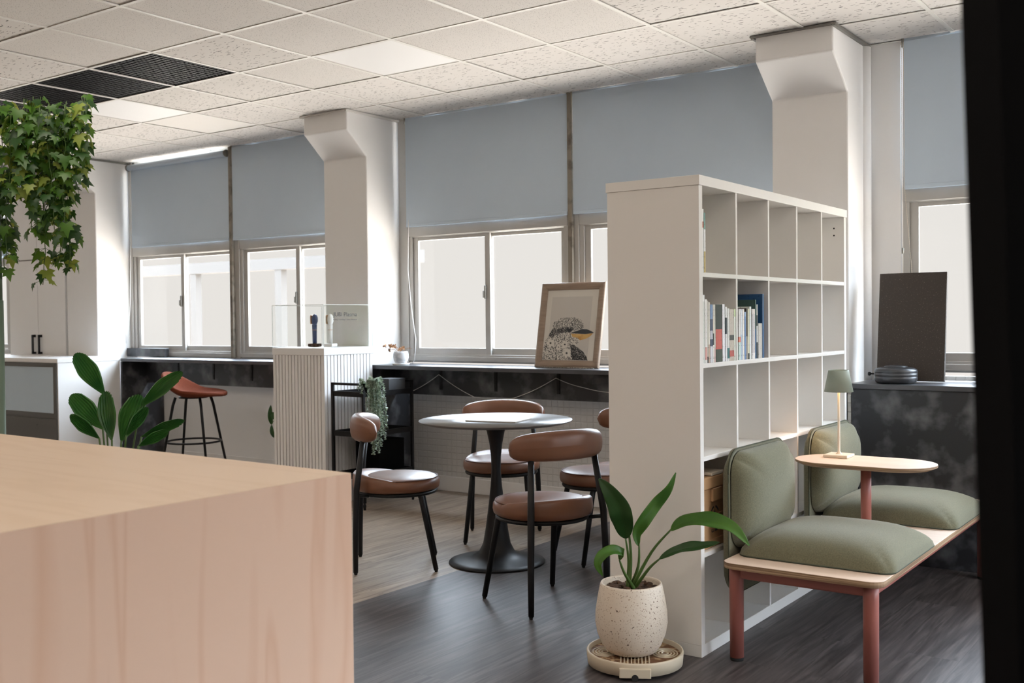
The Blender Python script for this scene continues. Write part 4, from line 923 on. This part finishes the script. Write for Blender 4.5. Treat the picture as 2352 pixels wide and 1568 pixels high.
# ------------------------------------------------------------------ floor pot plant (bird of paradise) and tray
pc = Vector((-1.862, 3.352, 0))
t = thing('plant_trolley', 'round beige rolling plant tray on the floor by the shelf', 'plant stand', pc, math.radians(29))
MB().lathe([(0, .012), (.165, .012), (.172, .014), (.176, .056), (.174, .061), (.168, .061), (.166, .046), (0, .046)], seg=72).build('tray', 'traybeige', t)
rb = MB()
for q in (-1, 1):
    for r_ in (.014, .027, .040, .053): rb.tube([(q*.108+math.cos(a)*r_*.85, math.sin(a)*r_, .047) for a in [2*PI*k/28 for k in range(29)]], .0028, 6, cap=False)
for k in range(9): x = -.05+k*.0125; rb.box(x-.002, -.155, .046, x+.002, -.03, .051)
rb.build('drain_ribs', 'traybeige', t)
MB().lathe([(0, .0462), (.164, .0464)], seg=48).build('residue', 'traybrown', t)
dw = MB(); dw.box(-.055, -.181, .012, .055, -.168, .046); dw.build('drawer', 'traybeige', t, bevel=.003); MB().tube([(0, -.183, .014), (0, -.180, .014)], .012, 16).build('finger_hole', 'rub', t)
for a in range(4): w = MB().tube([(math.cos(a*PI/2+.7)*.12-.008, math.sin(a*PI/2+.7)*.12, .0085), (math.cos(a*PI/2+.7)*.12+.008, math.sin(a*PI/2+.7)*.12, .0085)], .0085, 14).build('wheel', 'rub', t)
pot = Vector((pc.x-.012, pc.y-.003, .0515))
t = thing('potted_plant', 'bird of paradise plant with five broad leaves in a speckled cream pot', 'plant', pot)
MB().lathe([(0, 0), (.075, 0), (.09, .006), (.108, .03), (.124, .07), (.1315, .11), (.130, .15), (.122, .20), (.113, .245), (.110, .252), (.104, .252), (.102, .245), (.104, .225), (0, .225)], seg=72).build('pot', 'terrazzo', t)
sl = MB()
sl.lathe([(0, .226), (.103, .226)], seg=32)
for k in range(70): a = random.uniform(0, 2*PI); r_ = .095*random.random()**.5; q = MB().rbox((0, 0, 0), (.018*random.uniform(.6, 1.2), .009, .005), .003, 3); q.xf(Matrix.Translation((r_*math.cos(a), r_*math.sin(a), .231)) @ Matrix.Rotation(random.uniform(0, 6), 4, 'Z') @ Matrix.Rotation(random.uniform(-.5, .5), 4, 'X')); sl.add(q.v, q.f, 0, True)
sl.build('bark_mulch', 'soil', t)
def spline(P, n):
    P = [Vector(p) for p in P]; out = []
    for i in range(len(P)-1):
        p0, p1, p2, p3 = P[max(i-1, 0)], P[i], P[i+1], P[min(i+2, len(P)-1)]
        for k in range(n): u = k/n; out.append(.5*((2*p1)+(p2-p0)*u+(2*p0-5*p1+4*p2-p3)*u*u+(3*p1-p0-3*p2+p3)*u**3))
    out.append(P[-1]); return out
def blade(mb, P, hw, nrm, fold=.35, wav=.0, mi=0, base=.12):
    S_ = spline(P, 6); n = len(S_); rows = []
    for i, p in enumerate(S_):
        u = i/(n-1); d = (S_[min(i+1, n-1)]-S_[max(i-1, 0)]).normalized(); s = d.cross(nrm).normalized(); nn = s.cross(d).normalized()
        w = hw*max(.05, math.sin(PI*min(1, u**.85)))**.8
        row = []
        for k in range(-4, 5): a = k/4; row.append(p+s*(w*a)+nn*(abs(a)*w*fold+wav*w*math.sin(u*17+(a > 0)*1.5)*abs(a)))
        rows.append(row)
    mb.grid(rows, mi)
def plantpart(name, mb, mt, root, parent, **kw):
    o = mb.build(name, mt, parent, **kw); o.matrix_parent_inverse = Matrix.Translation(-root); return o
D0 = 3.83; vd = -_f
LV = [
 ([(1452, 1345, D0), (1444, 1290, D0), (1437, 1236, D0-.02)], [(1437, 1236, D0-.02), (1434, 1206, D0-.03), (1426, 1172, D0-.04), (1404, 1133, D0-.03), (1376, 1099, D0)], .042, (-.4, 0, .1), 'leafd'),
 ([(1457, 1345, D0), (1466, 1300, D0), (1468, 1250, D0)], [(1466, 1253, D0), (1461, 1226, D0), (1478, 1193, D0), (1507, 1155, D0+.02), (1535, 1121, D0+.02), (1552, 1085, D0+.03)], .026, (.5, 0, .2), 'leaf'),
 ([(1463, 1345, D0), (1496, 1268, D0-.04), (1541, 1216, D0-.08)], [(1541, 1218, D0-.08), (1572, 1199, D0-.1), (1615, 1197, D0-.13), (1659, 1204, D0-.16), (1690, 1221, D0-.18), (1721, 1253, D0-.2)], .036, (0, 0, 1.3), 'leaf'),
 ([(1468, 1345, D0), (1490, 1306, D0-.06), (1514, 1284, D0-.1)], [(1514, 1284, D0-.1), (1550, 1266, D0-.13), (1590, 1257, D0-.16), (1625, 1253, D0-.18), (1653, 1245, D0-.2)], .022, (0, 0, 1.2), 'leafd'),
 ([(1440, 1345, D0-.02), (1434, 1315, D0-.05), (1423, 1286, D0-.08)], [(1423, 1286, D0-.08), (1427, 1269, D0-.1), (1407, 1266, D0-.12), (1385, 1275, D0-.14), (1374, 1297, D0-.15), (1384, 1322, D0-.15)], .023, (-.5, 0, .9), 'leaf'),
 ]
for k, (stp, bl, hw, nv, mt) in enumerate(LV):
    P = [atd(*p) for p in stp]; P[0] = Vector((pot.x+(k-2)*.008, pot.y+.004*(k % 2), pot.z+.225)); 
    nr = (vd+_r*nv[0]+_u*nv[2]).normalized(); m = MB(); blade(m, [atd(*p) for p in bl], hw, nr, .35, .10)
    lo_ = plantpart('leaf', m, mt, pot, t); sm = lo_.modifiers.new('s', 'SOLIDIFY'); sm.thickness = .0008
    rib = MB().tube(spline([atd(*p) for p in bl], 5), .0016, 6).build('midrib', 'stem'); rib.parent = lo_; rib.matrix_parent_inverse = Matrix.Translation(-pot)
    q = P[0].lerp(P[1], .5); plantpart('stalk', MB().tube(spline(P, 5), [.0075-.0045*i/10 for i in range(11)], 10), 'stem', pot, t)
plantpart('rolled_leaf', MB().tube(spline([pot+Vector((-.004, -.01, .225)), atd(1449, 1280, D0), atd(1444, 1220, D0), atd(1436, 1170, D0)], 5), [.008-.0068*i/15 for i in range(16)], 10), 'stem', pot, t)

# ------------------------------------------------------------------ fan palm behind the wood counter
DP = 3.9; bs_ = atd(262, 1180, DP); bs_ = Vector((bs_.x, bs_.y, 0)); t = thing('fan_palm', 'fan palm with pleated dark green leaves behind the wood counter', 'plant', bs_)
MB().lathe([(0, 0), (.11, 0), (.14, .25), (.13, .25), (.12, .22), (0, .22)], seg=40).build('pot', 'white', t)
MB().lathe([(0, .221), (.121, .221)], seg=24).build('soil', 'soil', t)
PL = [((240, 906), (172, 808), 22, .05), ((257, 1010), (241, 898), 24, -.05), ((236, 985), (162, 903), 23, .0), ((228, 1006), (160, 952), 14, -.04), ((279, 1012), (322, 905), 27, .03), ((322, 934), (416, 853), 20, .06),
      ((290, 1000), (339, 934), 13, -.03), ((325, 1003), (421, 964), 13, .02), ((318, 1024), (387, 989), 12, -.06)]
for k, (a, b_, hw, dz) in enumerate(PL):
    A = atd(*a, DP+dz); B = atd(*b_, DP+dz+.03*(-1)**k); ax_ = (B-A); Ln = ax_.length; d = ax_.normalized(); nr = (vd+_u*.35+_r*(.3*(-1)**k)).normalized(); s = d.cross(nr).normalized(); nn = s.cross(d)
    W_ = hw*DP/F; nr_ = 16; rows = []
    for i in range(15):
        u = i/14; row = []
        w = W_*(.10+.98*math.sin(PI*.5*min(1, u*1.45))**1.0*(1-.28*max(0, u-.6)/.4*1.2))
        for j in range(nr_+1):
            v_ = -1+2*j/nr_; ue = u*(1-.13*v_*v_*u)-(.022*u**6 if j % 2 else 0); row.append(A+d*(Ln*ue)+s*(w*v_)+nn*((.0030 if j % 2 else -.0030)*min(1, u*3)*(1-.2*u)+w*.35*v_*v_-.05*Ln*u*u))
        rows.append(row)
    lo_ = plantpart('leaf', MB().grid(rows, smooth=False), 'palm', bs_, t); sm = lo_.modifiers.new('s', 'SOLIDIFY'); sm.thickness = .0007
    plantpart('stalk', MB().tube(spline([bs_+Vector((.01*math.cos(k*1.9), .01*math.sin(k*1.9), .221)), bs_.lerp(A, .5)+Vector((0, 0, A.z*.2)), A], 6), .0035, 8), 'stem', bs_, t)
# little plant peeping out beside the pedestal
DQ = 6.9; bq = atd(632, 1120, 7.2); bq = Vector((-6.05, 5.45, 0)); t = thing('small_plant', 'small broad leaved plant peeking out left of the fluted pedestal', 'plant', bq)
MB().lathe([(0, 0), (.07, 0), (.09, .16), (.08, .16), (.075, .14), (0, .14)], seg=32).build('pot', 'blackm', t)
for a, b_, hw in (((624, 975), (622, 930), 6), ((630, 1005), (624, 975), 5), ((640, 960), (622, 948), 8), ((650, 930), (655, 900), 12)):
    A = aty(*a, 5.45); B = aty(*b_, 5.45); m = MB(); blade(m, [A, A.lerp(B, .5)+Vector((0, -.01, 0)), B], hw*7.6/F, vd, .3); lo_ = plantpart('leaf', m, 'leafd', bq, t)
    plantpart('stalk', MB().tube(spline([bq+Vector((0, 0, .14)), bq.lerp(A, .6)+Vector((0, 0, .2)), A], 5), .002, 6), 'stem', bq, t)

# ------------------------------------------------------------------ green post and hanging ivy at left
DI = 4.1
gp = atd(-2, 800, DI); t = thing('planter_post', 'sage green metal post carrying the hanging ivy at the left edge', 'post', (gp.x, gp.y, 0))
MB().tube([(0, 0, 0), (0, 0, 1.36)], .019, 24).build('post', 'green_post', t); MB().tube([(0, 0, 1.36), (0, 0, 2.06)], .016, 24).build('upper_post', 'green_post', t); MB().lathe([(0, 0), (.11, 0), (.11, .008), (.02, .012)], seg=32).build('foot_plate', 'green_post', t)
dirr = Vector((_r.x, _r.y, 0)).normalized(); dn = Vector((_f.x, _f.y, 0)).normalized()
m = MB(); m.box(-.35, -.006, 0, .24, .006, .010); m.xf(basis((0, 0, 2.03), dirr, dn, (0, 0, 1))); m.build('hanging_rail', 'blackm', t)
def ivy(x0, x1, ns, ymax, lab, seed):
    random.seed(seed); root = atd((x0+x1)/2, 240, DI); t = thing('hanging_ivy', lab, 'plant', root, 0, 'hanging ivy bunches')
    lf = MB(); stm = MB()
    for s_ in range(ns):
        sx = x0+(x1-x0)*(s_+.5)/ns+random.uniform(-8, 8); yb = ymax(sx)+random.uniform(-50, 0)-(random.random()**2)*170; d0 = DI+random.uniform(-.10, .10)
        P = []; x = sx; y = 234+random.uniform(-16, 26)
        while y < yb: P.append(atd(x, y, d0)); y += 24; x += random.uniform(-5, 5); x = min(x, 196)
        if len(P) < 3: continue
        stm.tube(P, .0016, 5)
        for a, b_ in zip(P, P[1:]):
            for j in range(2 if random.random() < .4 else 3):
                c = a.lerp(b_, random.random()); sz = random.uniform(.020, .038); az = random.uniform(0, 2*PI); out = Vector((math.cos(az), math.sin(az), -.1))
                d = (out*.6+Vector((0, 0, -random.uniform(.4, 1.1)))+rnd(.3)).normalized(); nr = (out+rnd(.35)+Vector((0, 0, .5))+vd*.5).normalized(); s2 = d.cross(nr).normalized(); nn = s2.cross(d)
                c = c+out*random.uniform(.012, .04); mi = random.choices([0, 1, 2], [.48, .36, .16])[0]
                # five-lobed ivy leaf
                lob = [(-.05, 0), (-.30, .38), (.02, .95), (.30, .52), (.75, .70), (.72, .32), (1.55, 0), (.72, -.32), (.75, -.70), (.30, -.52), (.02, -.95), (-.30, -.38)]
                vs = [c+d*(sz*p)+s2*(sz*q)-nn*(sz*.16*(q*q)+sz*.12*p*p) for p, q in lob]+[c+d*(sz*.28)+nn*sz*.05]
                lf.add(vs, [(k, (k+1) % 12, 12) for k in range(12)], mi, True)
                stm.tube([a.lerp(b_, .5), c], .0008, 4, cap=False)
    lo_ = plantpart('foliage', lf, ['leaf', 'leafd', 'leafy'], root, t); plantpart('vines', stm, 'stem', root, t)
ivy(-70, 76, 14, lambda x: 668 if x < 40 else 540, 'left bunch of hanging ivy cut by the edge of the photo', 11)
ivy(80, 194, 15, lambda x: 672 if 84 < x < 165 else 500, 'right bunch of hanging ivy below the black ceiling grilles', 23)

# ------------------------------------------------------------------ outdoors: pale canopy posts, tree
random.seed(5)
t = thing('canopy_frame', 'pale steel canopy posts and beam outside the left windows', 'canopy', (-11, 9.5, -3))
m = MB()
for px in (450, 645): q = aty(px, 650, 9.5); m.box(q.x+11-.06, -.05, 0, q.x+11+.06, .05, 5.1)
m.build('posts', 'outbeam', t); m = MB(); m.box(-3.5, -.06, 4.95, 2.9, .06, 5.1); m.build('beam', 'outbeam', t)
t = thing('tree', 'leafy green tree outside, seen mirrored in the display case', 'tree', (1.8, 12.5, -3))
MB().tube([(0, 0, 0), (.1, 0, 2.5), (0, .1, 4.5)], [.16, .12, .08], 12).build('trunk', 'soil', t)
m = MB()
for k in range(1500):
    p = rnd(1)
    if p.length > 1: continue
    c = Vector((0, 0, 4.4))+Vector((p.x*1.7, p.y*1.5, p.z*1.9)); disc_leaf(m, c, rnd(), rnd(), .28, .09, 0, 3)
m.build('crown', 'tree', t)
